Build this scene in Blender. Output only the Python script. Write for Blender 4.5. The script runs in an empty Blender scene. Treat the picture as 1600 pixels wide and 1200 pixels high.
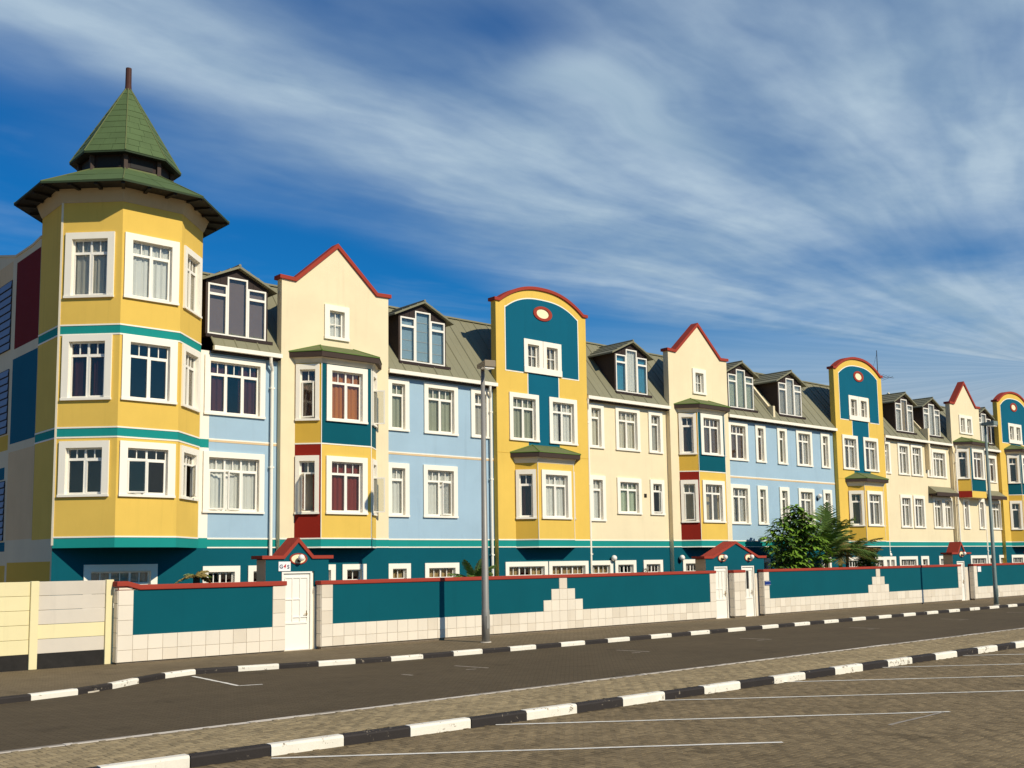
import bpy, bmesh, math, random
import numpy as np
from mathutils import Vector, Matrix
random.seed(7)
rng = np.random.default_rng(7)
R = math.radians
SC = bpy.context.scene
COL = SC.collection

# ------------------------------------------------------------------ camera
cam_d = bpy.data.cameras.new('camera')
cam = bpy.data.objects.new('camera', cam_d)
COL.objects.link(cam)
cam_d.sensor_fit = 'HORIZONTAL'
cam_d.sensor_width = 36.0
cam_d.lens = 36.0 * 1650.0 / 1600.0
cam_d.shift_y = 100.0 / 1600.0
cam_d.clip_end = 6000
rx, dn, fw = (0.74785657, -0.66370369, -0.01442049), (0.06074586, 0.09004674, -0.99408326), (0.66107525, 0.74255572, 0.1076593)
cam.matrix_world = Matrix(((rx[0], -dn[0], -fw[0], 0), (rx[1], -dn[1], -fw[1], 0), (rx[2], -dn[2], -fw[2], 2.62), (0, 0, 0, 1)))
SC.camera = cam

# ------------------------------------------------------------------ light, sky, exposure
SUN_DIR = Vector((-0.14, 1.0, -0.76)).normalized()      # the way the light travels
SUN_EL = math.asin(-SUN_DIR.z)
sun_d = bpy.data.lights.new('sun', 'SUN')
sun_d.energy = 4.6
sun_d.angle = R(0.53)
sun_d.color = (1.0, 0.91, 0.74)
sun = bpy.data.objects.new('sun', sun_d)
COL.objects.link(sun)
sun.rotation_euler = SUN_DIR.to_track_quat('-Z', 'Y').to_euler()
SC.view_settings.view_transform = 'Standard'
SC.view_settings.look = 'None'
SC.view_settings.gamma = 1
SC.view_settings.exposure = 0.0
SC.view_settings.use_curve_mapping = False
SKY_STRENGTH = 0.075

class NT:
    """small helper for shader node trees"""
    def __init__(s, tree):
        s.t = tree; s.n = tree.nodes; s.l = tree.links
    def node(s, kind, **kw):
        n = s.n.new(kind)
        for k, v in kw.items(): setattr(n, k, v)
        return n
    def put(s, sock, v):
        if hasattr(v, 'is_output') or isinstance(v, bpy.types.NodeSocket): s.l.new(v, sock)
        elif v is not None: sock.default_value = v
    def m(s, op, a, b=None, c=None, clamp=False):
        n = s.node('ShaderNodeMath', operation=op, use_clamp=clamp)
        s.put(n.inputs[0], a)
        if b is not None: s.put(n.inputs[1], b)
        if c is not None: s.put(n.inputs[2], c)
        return n.outputs[0]
    def ss(s, v, a, b):
        n = s.node('ShaderNodeMapRange', interpolation_type='SMOOTHSTEP')
        s.put(n.inputs['Value'], v); s.put(n.inputs['From Min'], a); s.put(n.inputs['From Max'], b)
        return n.outputs[0]
    def mix(s, f, a, b, blend='MIX'):
        n = s.node('ShaderNodeMix', data_type='RGBA', blend_type=blend)
        s.put(n.inputs[0], f); s.put(n.inputs[6], a); s.put(n.inputs[7], b)
        return n.outputs[2]
    def noise(s, vec, scale, detail=4, rough=.55, dist=0, dim='3D'):
        n = s.node('ShaderNodeTexNoise', noise_dimensions=dim)
        if vec is not None: s.put(n.inputs['Vector'], vec)
        n.inputs['Scale'].default_value = scale; n.inputs['Detail'].default_value = detail
        n.inputs['Roughness'].default_value = rough; n.inputs['Distortion'].default_value = dist
        return n.outputs['Fac']
    def comb(s, x, y, z=0.0):
        n = s.node('ShaderNodeCombineXYZ')
        for i, v in enumerate((x, y, z)): s.put(n.inputs[i], v)
        return n.outputs[0]

world = bpy.data.worlds.new('World')
SC.world = world
world.use_nodes = True
W = NT(world.node_tree)
W.n.clear()
sky = W.node('ShaderNodeTexSky', sky_type='NISHITA')
sky.sun_disc = False
sky.sun_elevation = SUN_EL
sky.sun_rotation = math.atan2(-SUN_DIR.x, -SUN_DIR.y)
sky.altitude = 0; sky.air_density = 1.0; sky.dust_density = 0.3; sky.ozone_density = 3.0
tc = W.node('ShaderNodeTexCoord')
sx = W.node('ShaderNodeSeparateXYZ'); W.l.new(tc.outputs['Generated'], sx.inputs[0])
dx, dy, dz = sx.outputs
zc = W.m('MAXIMUM', dz, 0.06)
px = W.m('DIVIDE', dx, zc); py = W.m('DIVIDE', dy, zc)         # where the ray meets the high cloud layer
hs = W.node('ShaderNodeHueSaturation')
hs.inputs['Saturation'].default_value = 1.32; hs.inputs['Value'].default_value = 1.12
W.l.new(sky.outputs[0], hs.inputs['Color'])
blue = W.mix(1.0, hs.outputs[0], (0.16, 0.84, 1.14, 1), 'MULTIPLY')
def bump(v, c, w): return W.m('POWER', 2.71828, W.m('MULTIPLY', W.m('POWER', W.m('DIVIDE', W.m('SUBTRACT', v, c), w), 2.0), -1.0))
def mul(*a):
    r = a[0]
    for q in a[1:]: r = W.m('MULTIPLY', r, q)
    return r
def inv(a): return W.m('SUBTRACT', 1.0, a)
# cirrus: fibres fan out from a point low in the sky far along the street
ox, oy = W.m('SUBTRACT', px, 6.0), W.m('SUBTRACT', py, 2.2)
soft = W.noise(W.comb(mul(px, .8), mul(py, 1.1), 21.0), .9, 5, .6)
soft2 = W.noise(W.comb(mul(px, .5), mul(py, .5), 33.0), 1.3, 4, .6)
rr_ = W.m('SQRT', W.m('ADD', mul(ox, ox), mul(oy, oy)))
ph = W.m('ARCTAN2', mul(oy, -1.0), mul(ox, -1.0))
ph = W.m('ADD', ph, mul(W.m('SUBTRACT', soft2, .5), .13))
st1 = W.noise(W.comb(mul(ph, 11.0), mul(rr_, .45), 3.0), 1.5, 4, .5, .1)
st2 = W.noise(W.comb(mul(ph, 30.0), mul(rr_, .8), 8.0), 1.5, 4, .55, .1)
fib = W.ss(W.m('ADD', mul(st1, .72), mul(st2, .28)), .28, .72)
fib = W.m('ADD', mul(fib, W.ss(rr_, 1.2, 4.2)), mul(soft, inv(W.ss(rr_, 1.2, 4.2))))
wyy = W.m('ADD', py, mul(soft2, .6))
far = W.ss(rr_, 5.5, 4.5)
env = W.m('MAXIMUM', mul(W.ss(W.m('ADD', ph, mul(W.ss(rr_, 4.6, 2.6), .22)), -.12, .05), inv(W.ss(ph, .9, 1.5)), far), mul(bump(ph, .07, .055), inv(W.ss(rr_, 5.6, 6.3))))
c1 = mul(env, W.m('ADD', W.m('ADD', .20, mul(fib, .38)), mul(W.ss(soft, .30, .64), .46)), W.m('ADD', .72, mul(W.noise(W.comb(mul(px, 2.2), mul(wyy, 3.4), 5.0), 2.0, 6, .66), .56)))
c3 = mul(fib, W.ss(soft, .45, .70), .28, W.ss(rr_, 1.0, 2.5))
n_ = W.m('SUBTRACT', ph, .165)
wisp = mul(bump(n_, 0.0, .02), W.ss(rr_, 4.72, 4.56), W.ss(rr_, 3.6, 4.3), W.m('ADD', .45, mul(st2, .6)))
gap = inv(mul(bump(px, 1.24, .17), bump(py, 1.40, .13), .75))
gap2 = inv(mul(bump(W.m('ADD', px, mul(W.m('SUBTRACT', soft, .5), 1.0)), 3.35, .40), bump(W.m('ADD', py, mul(W.m('SUBTRACT', soft2, .5), .9)), 1.50, .24), .6))
low = mul(inv(W.ss(dz, .10, .28)), W.ss(px, 1.8, 4.6), W.m('ADD', .72, mul(soft, .45)))
cl = mul(W.m('MAXIMUM', c1, c3), gap, gap2)
cl = W.m('ADD', cl, mul(wisp, inv(cl)))
cl = W.m('MAXIMUM', cl, mul(low, W.m('ADD', .35, mul(gap2, .65))))
cl = W.m('MINIMUM', cl, .92)
hz = mul(inv(W.ss(dz, .0, .22)), .7)
cl = W.m('MAXIMUM', cl, hz)
ccol = W.mix(W.ss(st1, .3, .75), (4.4, 6.2, 7.9, 1), (6.2, 7.9, 9.4, 1))
ccol = W.mix(inv(W.ss(dz, .06, .22)), ccol, (5.3, 6.0, 6.8, 1))
skyc = W.mix(cl, blue, ccol)
bg = W.node('ShaderNodeBackground'); bg.inputs['Strength'].default_value = SKY_STRENGTH
W.l.new(skyc, bg.inputs['Color'])
wo = W.node('ShaderNodeOutputWorld'); W.l.new(bg.outputs[0], wo.inputs['Surface'])

# ------------------------------------------------------------------ materials
def lin(r, g, b):
    f = lambda c: (c / 255 / 12.92) if c <= 10 else ((c / 255 + .055) / 1.055) ** 2.4
    return (f(r), f(g), f(b), 1)
MATS = {}
def mul_(T, a, b): return T.m('MULTIPLY', a, b)
def mat(name, rgb, rough=.8, var=.10, scale=1.2, bump=.0, bscale=60, streak=.0, spec=.3, metal=0, rnd=0.0, fine=0.0, chip=0):
    if name in MATS: return MATS[name]
    m = bpy.data.materials.new(name); m.use_nodes = True
    T = NT(m.node_tree); b = T.n['Principled BSDF']
    geo = T.node('ShaderNodeNewGeometry'); pos = geo.outputs['Position']
    c = lin(*rgb)
    fac = T.m('SUBTRACT', T.noise(pos, scale, 5, .6), .5)
    val = T.m('ADD', 1.0, T.m('MULTIPLY', fac, var * 2.2))
    if fine:
        val = T.m('ADD', val, T.m('MULTIPLY', T.m('SUBTRACT', T.noise(pos, 38, 3, .7), .5), fine))
    if streak:
        mp = T.node('ShaderNodeMapping'); T.l.new(pos, mp.inputs[0]); mp.inputs['Scale'].default_value = (3.5, 3.5, .22)
        sfac = T.ss(T.noise(mp.outputs[0], 1.4, 5, .65), .52, .85)
        val = T.m('SUBTRACT', val, T.m('MULTIPLY', sfac, streak))
    if rnd:
        oi = T.node('ShaderNodeObjectInfo')
        val = T.m('ADD', val, T.m('MULTIPLY', T.m('SUBTRACT', oi.outputs['Random'], .5), rnd))
    mm = T.node('ShaderNodeVectorMath', operation='SCALE'); mm.inputs[0].default_value = c[:3]
    T.l.new(val, mm.inputs['Scale'])
    colo = mm.outputs[0]
    if chip:
        cf = T.ss(T.m('ADD', mul_(T, T.noise(pos, 9, 6, .72), .7), mul_(T, T.noise(pos, 1.7, 3, .6), .3)), .60 - chip, .63 - chip)
        colo = T.mix(cf, colo, lin(138, 126, 108))
    T.l.new(colo, b.inputs['Base Color'])
    b.inputs['Roughness'].default_value = rough
    b.inputs['Specular IOR Level'].default_value = spec
    b.inputs['Metallic'].default_value = metal
    if bump:
        bn = T.node('ShaderNodeBump'); bn.inputs['Strength'].default_value = bump; bn.inputs['Distance'].default_value = .01
        T.l.new(T.noise(pos, bscale, 4, .6), bn.inputs['Height']); T.l.new(bn.outputs[0], b.inputs['Normal'])
    MATS[name] = m
    return m
def stucco(name, rgb, **k):
    return mat(name, rgb, rough=.88, var=.10, scale=.8, bump=.35, bscale=55, streak=k.pop('streak', .11), spec=.15, fine=.05, **k)
yellow = stucco('yellow_plaster', (222, 185, 88)); mustard = stucco('mustard_plaster', (208, 168, 68))  # mustard also paints shade on the left sides of the yellow bays
blue_p = stucco('pale_blue_plaster', (158, 183, 198)); cream = stucco('cream_plaster', (231, 214, 176))
teal = stucco('petrol_plaster', (2, 82, 94)); teal2 = stucco('deep_petrol_plaster', (8, 92, 114)); band_m = stucco('turquoise_plaster', (26, 138, 130))
darkred = stucco('dark_red_plaster', (134, 34, 22)); white_p = stucco('white_plaster', (240, 232, 214), streak=.05)
wall_teal = stucco('boundary_petrol_plaster', (1, 82, 92), streak=.10)
red_cop = stucco('red_coping_paint', (156, 62, 48), streak=.12)
maroon = stucco('maroon_plaster', (112, 26, 26)); beige = stucco('beige_plaster', (214, 184, 142)); offw = stucco('grey_white_plaster', (212, 197, 166), streak=.14)
endblue = stucco('slate_blue_plaster', (146, 166, 200))
frieze_shade = stucco('shaded_cornice_plaster', (186, 168, 134))  # cream cornice, its colour darkened for the shade under the tower eave
frieze_m = stucco('cornice_plaster', (226, 214, 188))
trim = mat('white_trim_paint', (242, 234, 216), .6, .04, 2, .15, 40, .05)
frame_m = mat('white_window_paint', (238, 232, 218), .42, .03, 3)
roof_m = mat('olive_roof_sheet', (128, 124, 98), .55, .13, .8, .1, 20, .12, .35, 0, .10)
roof_d = mat('roof_underlay', (60, 57, 48), .8)
green_roof = mat('green_roof_slate', (80, 98, 60), .75, .16, 2.0, .3, 30, .10, .25, 0, .09)
green_d = mat('dark_green_roof_board', (46, 60, 38), .8)
moss_roof = mat('mossy_bay_roof', (96, 104, 62), .75, .16, 2.5, .2, 30, .1)
moss_edge = mat('green_roof_edge', (92, 122, 48), .7)
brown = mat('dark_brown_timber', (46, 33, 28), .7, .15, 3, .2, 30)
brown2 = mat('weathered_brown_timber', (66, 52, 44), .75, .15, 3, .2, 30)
dark = mat('near_black', (34, 31, 29), .7)
inner = mat('interior_wall', (150, 140, 128), .9)
grout = mat('tile_grout', (196, 184, 164), .9)
tile_m = mat('cream_wall_tile', (228, 215, 194), .38, .05, 1.5, .05, 20, .08, .4, 0, .07)
tile_d = mat('stained_wall_tile', (219, 205, 183), .42, .06, 2, .05, 20, .12, .4, 0, .08)
stone_base = mat('rubble_footing', (120, 106, 88), .95, .35, 6, .8, 14)
kerb_w = mat('white_kerb_paint', (232, 224, 206), .7, .10, 3, .3, 30, .12, .2, 0, .06, .14, chip=.02)
kerb_b = mat('black_kerb_paint', (50, 45, 42), .7, .16, 3, .3, 30, 0, .2, 0, .14, .25, chip=.005)
pale_yellow = mat('pale_yellow_concrete', (228, 214, 166), .85, .05, 1.5, .2, 40, .08, .2, 0, .05)
grey_conc = mat('grey_concrete_plank', (206, 195, 178), .9, .08, 1.5, .3, 40, .08, .2, 0, .08)
plinth_m = mat('blackened_plinth', (40, 37, 34), .9, .5, 5, .3, 20)
pole_m = mat('galvanised_pole', (146, 142, 134), .5, .10, 2, .1, 20, .08, .4, .25)
pole_green = mat('green_painted_pole', (118, 132, 126), .5, .12, 2)
lamp_m = mat('lamp_head_grey', (136, 122, 100), .5, .1, 3)
globe_m = mat('opal_globe', (244, 236, 222), .25, .02, 3, spec=.5)
oval_m = mat('cream_oval_plaque', (242, 228, 186), .7)
brass = mat('brass_handle', (172, 138, 62), .3, .05, 3, metal=.9)
mast_m = mat('rusty_finial', (70, 40, 32), .7, .2, 5)
line_m = mat('white_road_paint', (226, 220, 206), .75, .22, 5, .1, 30, 0, .2, 0, 0, .35)
worn_m = mat('worn_road_paint', (150, 140, 126), .8, .35, 7, .1, 30, 0, .2, 0, 0, .5)
navy = mat('navy_sign_print', (34, 38, 84), .5); signred = mat('red_sign_print', (190, 34, 40), .5)
sign_w = mat('white_sign_plate', (238, 236, 232), .4); sign_blue = mat('blue_sign_plate', (28, 52, 120), .4)
leaf_m = mat('glossy_leaf', (122, 156, 54), .45, .35, 4, spec=.4, fine=.5)
leaf_d = mat('dark_leaf', (78, 108, 42), .5, .35, 4, spec=.35, fine=.5)
palm_m = mat('palm_frond', (98, 122, 54), .5, .3, 5, spec=.35, fine=.4)
palm_dry = mat('dry_frond', (140, 122, 66), .7, .3, 5, fine=.4)
bark = mat('tree_bark', (84, 70, 54), .9, .3, 6, .6, 25)
red_leaf = mat('red_leaf', (90, 30, 32), .6, .4, 9)
steel = mat('aerial_metal', (96, 96, 98), .45, metal=.6)
louvre_m = mat('louvre_slat', (116, 130, 156), .6, .08, 3)
louvre_g = mat('louvre_gap', (40, 42, 50), .8)
def cloth(name, rgb): return mat(name, rgb, .9, .08, 6, .1, 60)
CUR = {k: cloth('curtain_' + k, v) for k, v in dict(cream=(226, 218, 196), white=(236, 234, 226), grey=(192, 187, 174), brown=(122, 88, 66), red=(136, 44, 32),
       orange=(196, 120, 52), green=(172, 174, 150), dark=(128, 112, 108), maroon=(88, 40, 38), sky=(150, 176, 190), mint=(196, 206, 178), tan=(188, 160, 112), aqua=(60, 150, 180)).items()}
def glass():
    m = bpy.data.materials.new('window_glass'); m.use_nodes = True
    T = NT(m.node_tree); T.n.clear()
    tr = T.node('ShaderNodeBsdfTransparent'); tr.inputs[0].default_value = (.90, .91, .90, 1)
    gl = T.node('ShaderNodeBsdfGlossy'); gl.inputs['Roughness'].default_value = .02; gl.inputs[0].default_value = (.80, .76, .71, 1)
    geo = T.node('ShaderNodeNewGeometry')
    bn = T.node('ShaderNodeBump'); bn.inputs['Strength'].default_value = .06; bn.inputs['Distance'].default_value = .02
    T.l.new(T.noise(geo.outputs['Position'], 2.2, 2), bn.inputs['Height']); T.l.new(bn.outputs[0], gl.inputs['Normal'])
    lw = T.node('ShaderNodeLayerWeight'); lw.inputs[0].default_value = .22
    f = T.m('ADD', T.m('MULTIPLY', lw.outputs['Fresnel'], .55), .05, clamp=True)
    mx = T.node('ShaderNodeMixShader'); T.l.new(f, mx.inputs[0]); T.l.new(tr.outputs[0], mx.inputs[1]); T.l.new(gl.outputs[0], mx.inputs[2])
    o = T.node('ShaderNodeOutputMaterial'); T.l.new(mx.outputs[0], o.inputs[0])
    return m
GLASS = glass()
def ground_mat(name, c1, c2, cm, scale, bw=.2, bh=.1, rot=0, bump=.3, mortar=.012, patch=.2, patch_scale=.35):
    """small block paving by brick texture, for surfaces too far off to tell the blocks apart"""
    m = bpy.data.materials.new(name); m.use_nodes = True
    T = NT(m.node_tree); b = T.n['Principled BSDF']
    geo = T.node('ShaderNodeNewGeometry')
    mp = T.node('ShaderNodeMapping'); mp.inputs['Rotation'].default_value = (0, 0, R(rot)); T.l.new(geo.outputs['Position'], mp.inputs[0])
    br = T.node('ShaderNodeTexBrick'); T.l.new(mp.outputs[0], br.inputs['Vector'])
    br.inputs['Scale'].default_value = 1; br.inputs['Brick Width'].default_value = bw; br.inputs['Row Height'].default_value = bh
    br.inputs['Mortar Size'].default_value = mortar; br.inputs['Mortar Smooth'].default_value = .3; br.inputs['Bias'].default_value = 0
    br.inputs['Color1'].default_value = lin(*c1); br.inputs['Color2'].default_value = lin(*c2); br.inputs['Mortar'].default_value = lin(*cm)
    n1 = T.noise(geo.outputs['Position'], patch_scale, 6, .62); n2 = T.noise(geo.outputs['Position'], 9, 4, .7)
    mp2 = T.node('ShaderNodeMapping'); mp2.inputs['Scale'].default_value = (.12, 1.2, 1); T.l.new(geo.outputs['Position'], mp2.inputs[0])
    n3 = T.noise(mp2.outputs[0], 1.0, 5, .6)
    v = T.m('ADD', 1.0, T.m('ADD', T.m('MULTIPLY', T.m('SUBTRACT', n1, .5), patch * 3), T.m('ADD', T.m('MULTIPLY', T.m('SUBTRACT', n2, .5), .35), T.m('MULTIPLY', T.m('SUBTRACT', n3, .5), patch * 1.6))))
    v = T.m('MULTIPLY', v, T.m('SUBTRACT', 1.0, T.m('MULTIPLY', T.ss(T.noise(geo.outputs['Position'], .8, 4, .6, .4), .60, .72), .22)))
    mm = T.node('ShaderNodeVectorMath', operation='SCALE'); T.l.new(br.outputs['Color'], mm.inputs[0]); T.l.new(v, mm.inputs['Scale'])
    T.l.new(mm.outputs[0], b.inputs['Base Color'])
    b.inputs['Roughness'].default_value = .9; b.inputs['Specular IOR Level'].default_value = .15
    bn = T.node('ShaderNodeBump'); bn.inputs['Strength'].default_value = bump; bn.inputs['Distance'].default_value = .01
    T.l.new(T.m('ADD', T.m('MULTIPLY', br.outputs['Fac'], -.6), T.m('MULTIPLY', n2, .8)), bn.inputs['Height']); T.l.new(bn.outputs[0], b.inputs['Normal'])
    return m
road_m = ground_mat('road_block_paving', (94, 82, 63), (86, 75, 57), (76, 66, 50), 1, rot=45, patch=.16)
walk_m = ground_mat('pavement_blocks', (124, 109, 84), (112, 98, 75), (94, 82, 62), 1, rot=0, patch=.2, patch_scale=.6)
lot_m = ground_mat('parking_block_paving', (112, 97, 71), (104, 90, 66), (90, 78, 58), 1, rot=0, patch=.2)
earth_m = ground_mat('dusty_ground', (150, 132, 106), (146, 128, 102), (142, 125, 100), 1, bw=3, bh=2, patch=.3, mortar=.0)
def paver_mat(name, rgb, joined):
    m = bpy.data.materials.new(name); m.use_nodes = True
    T = NT(m.node_tree); b = T.n['Principled BSDF']; geo = T.node('ShaderNodeNewGeometry')
    if joined:
        at = T.node('ShaderNodeAttribute'); at.attribute_name = 'tint'; rv = at.outputs['Fac']
    else:
        rv = T.node('ShaderNodeObjectInfo').outputs['Random']
    n1 = T.noise(geo.outputs['Position'], .45, 6, .62); n2 = T.noise(geo.outputs['Position'], 22, 4, .7)
    mp2 = T.node('ShaderNodeMapping'); mp2.inputs['Scale'].default_value = (.14, 1.1, 1); mp2.inputs['Rotation'].default_value = (0, 0, R(12)); T.l.new(geo.outputs['Position'], mp2.inputs[0])
    n3 = T.noise(mp2.outputs[0], 1.0, 5, .6)
    v = T.m('ADD', T.m('ADD', 1.0, T.m('MULTIPLY', T.m('SUBTRACT', rv, .5), .42)), T.m('ADD', T.m('MULTIPLY', T.m('SUBTRACT', n1, .5), .55), T.m('ADD', T.m('MULTIPLY', T.m('SUBTRACT', n2, .5), .5), T.m('MULTIPLY', T.m('SUBTRACT', n3, .5), .4))))
    v = T.m('MULTIPLY', v, T.m('SUBTRACT', 1.0, T.m('MULTIPLY', T.ss(T.noise(geo.outputs['Position'], .8, 4, .6, .4), .60, .70), .28)))
    c = lin(*rgb)
    mm = T.node('ShaderNodeVectorMath', operation='SCALE'); mm.inputs[0].default_value = c[:3]; T.l.new(v, mm.inputs['Scale'])
    T.l.new(mm.outputs[0], b.inputs['Base Color']); b.inputs['Roughness'].default_value = .9; b.inputs['Specular IOR Level'].default_value = .15
    bn = T.node('ShaderNodeBump'); bn.inputs['Strength'].default_value = .4; bn.inputs['Distance'].default_value = .006
    T.l.new(n2, bn.inputs['Height']); T.l.new(bn.outputs[0], b.inputs['Normal'])
    return m

# ------------------------------------------------------------------ mesh helpers
class MB:
    def __init__(s): s.v = []; s.f = []; s.mi = []; s.mats = []; s.M = Matrix.Identity(4)
    def mid(s, m):
        if m not in s.mats: s.mats.append(m)
        return s.mats.index(m)
    def poly(s, pts, m):
        i = len(s.v)
        s.v += [tuple(s.M @ Vector(p)) for p in pts]
        s.f.append(list(range(i, i + len(pts)))); s.mi.append(s.mid(m)); return s
    def box(s, x0, x1, y0, y1, z0, z1, m):
        p = [(x0, y0, z0), (x1, y0, z0), (x1, y1, z0), (x0, y1, z0), (x0, y0, z1), (x1, y0, z1), (x1, y1, z1), (x0, y1, z1)]
        return s.hexa(p, m)
    def hexa(s, p, m):
        i = len(s.v); s.v += [tuple(s.M @ Vector(q)) for q in p]; k = s.mid(m)
        for f in ((3, 2, 1, 0), (4, 5, 6, 7), (0, 1, 5, 4), (1, 2, 6, 5), (2, 3, 7, 6), (3, 0, 4, 7)):
            s.f.append([i + a for a in f]); s.mi.append(k)
        return s
    def prism(s, poly, y0, y1, m):
        """polygon in x,z swept from y0 to y1"""
        n = len(poly)
        s.poly([(x, y0, z) for x, z in poly], m); s.poly([(x, y1, z) for x, z in poly][::-1], m)
        for a in range(n):
            (xa, za), (xb, zb) = poly[a], poly[(a + 1) % n]
            s.poly([(xa, y0, za), (xa, y1, za), (xb, y1, zb), (xb, y0, zb)], m)
        return s
    def tube(s, path, rad, n, m, cap=True):
        rings = []
        k = s.mid(m)
        P = [Vector(p) for p in path]
        if not hasattr(rad, '__len__'): rad = [rad] * len(P)
        for i, p in enumerate(P):
            d = (P[min(i + 1, len(P) - 1)] - P[max(i - 1, 0)]).normalized()
            a = d.orthogonal().normalized() if abs(d.z) < .99 else Vector((1, 0, 0))
            a = (a - d * a.dot(d)).normalized(); b = d.cross(a)
            base = len(s.v)
            s.v += [tuple(s.M @ (p + (a * math.cos(t) + b * math.sin(t)) * rad[i])) for t in (2 * math.pi * j / n for j in range(n))]
            rings.append(base)
        for i in range(len(rings) - 1):
            for j in range(n):
                s.f.append([rings[i] + j, rings[i] + (j + 1) % n, rings[i + 1] + (j + 1) % n, rings[i + 1] + j]); s.mi.append(k)
        if cap:
            s.f.append([rings[0] + j for j in range(n)][::-1]); s.mi.append(k)
            s.f.append([rings[-1] + j for j in range(n)]); s.mi.append(k)
        return s
    def ball(s, c, r, m, nu=14, nv=9, sq=(1, 1, 1)):
        k = s.mid(m); base = len(s.v)
        for j in range(nv + 1):
            t = math.pi * j / nv
            for i in range(nu):
                a = 2 * math.pi * i / nu
                s.v.append(tuple(s.M @ Vector((c[0] + r * sq[0] * math.sin(t) * math.cos(a), c[1] + r * sq[1] * math.sin(t) * math.sin(a), c[2] + r * sq[2] * math.cos(t)))))
        for j in range(nv):
            for i in range(nu):
                s.f.append([base + j * nu + i, base + j * nu + (i + 1) % nu, base + (j + 1) * nu + (i + 1) % nu, base + (j + 1) * nu + i]); s.mi.append(k)
        return s
    def mesh(s, name, off=(0, 0, 0), smooth=False):
        me = bpy.data.meshes.new(name)
        o = Vector(off)
        me.from_pydata([tuple(Vector(p) - o) for p in s.v], [], s.f)
        for m in s.mats: me.materials.append(m)
        me.polygons.foreach_set('material_index', s.mi)
        if smooth: me.polygons.foreach_set('use_smooth', [True] * len(s.f))
        me.update()
        return me
    def build(s, name, parent=None, smooth=False, bevel=0):
        base = BASE.get(parent.name, Vector()) if parent else Vector()
        me = s.mesh(name, base, smooth)
        if bevel:
            bm = bmesh.new(); bm.from_mesh(me)
            bmesh.ops.remove_doubles(bm, verts=bm.verts, dist=1e-5)
            bmesh.ops.bevel(bm, geom=[e for e in bm.edges if len(e.link_faces) == 2 and e.calc_face_angle() > .5], offset=bevel, segments=2, profile=.5, affect='EDGES')
            bm.to_mesh(me); bm.free()
        o = bpy.data.objects.new(name, me); COL.objects.link(o)
        if parent: o.parent = parent; BASE[o.name] = base
        return o
BASE = {}
def link(name, me, parent=None, loc=(0, 0, 0), rz=0.0):
    o = bpy.data.objects.new(name, me); COL.objects.link(o)
    o.location = loc; o.rotation_euler = (0, 0, rz)
    if parent: o.parent = parent
    return o
def tag(o, label, cat, group=None):
    o['label'] = label; o['category'] = cat
    if group: o['group'] = group
    return o
def thing(name, label, cat, loc, group=None):
    o = bpy.data.objects.new(name, None); COL.objects.link(o)
    o.location = loc; o.empty_display_size = .2; BASE[o.name] = Vector(loc)
    return tag(o, label, cat, group)
def structure(o): o['kind'] = 'structure'; return o
def stuff(o): o['kind'] = 'stuff'; return o
def TF(x, y, z=0, rz=0): return Matrix.Translation((x, y, z)) @ Matrix.Rotation(rz, 4, 'Z')

def wall(mb, x0, x1, z0, z1, holes, zones, m, y=0.0):
    xs = {x0, x1}; zs = {z0, z1}
    for a, b, c, d in holes: xs |= {a, b}; zs |= {c, d}
    for a, b, c, d, _ in zones: xs |= {a, b}; zs |= {c, d}
    xs = sorted(v for v in xs if x0 <= v <= x1); zs = sorted(v for v in zs if z0 <= v <= z1)
    for a, b in zip(xs, xs[1:]):
        for c, d in zip(zs, zs[1:]):
            if b - a < 1e-6 or d - c < 1e-6: continue
            mx, mz = (a + b) / 2, (c + d) / 2
            if any(p < mx < q and r < mz < s for p, q, r, s in holes): continue
            mm = m
            for p, q, r, s, k in zones:
                if p < mx < q and r < mz < s: mm = k
            mb.poly([(a, y, c), (b, y, c), (b, y, d), (a, y, d)], mm)

# ------------------------------------------------------------------ windows (mesh data shared between alike windows)
WC = {}
def cached(key, fn):
    if key not in WC: WC[key] = fn()
    return WC[key]
def surround_mesh(w, h, sur, dep):
    l, r, t, b = sur
    mb = MB(); y0 = -.055
    mb.box(-l, w + r, y0, .004, h, h + t, trim)
    mb.box(-l, 0, y0, .004, 0, h, trim); mb.box(w, w + r, y0, .004, 0, h, trim)
    mb.box(-l - .012, w + r + .012, y0 - .02, .004, -b, 0, trim)
    for q in ([(0, .004, 0), (0, dep, 0), (0, dep, h), (0, .004, h)], [(w, .004, 0), (w, .004, h), (w, dep, h), (w, dep, 0)],
              [(0, .004, h), (0, dep, h), (w, dep, h), (w, .004, h)], [(0, .004, 0), (w, .004, 0), (w, dep, 0), (0, dep, 0)]): mb.poly(q, trim)
    return mb.mesh('window')
def light_xs(w, n):
    f, mu = .045, .06
    lw = (w - 2 * f - (n - 1) * mu) / n
    return [(f + i * (lw + mu), f + i * (lw + mu) + lw) for i in range(n)]
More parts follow.
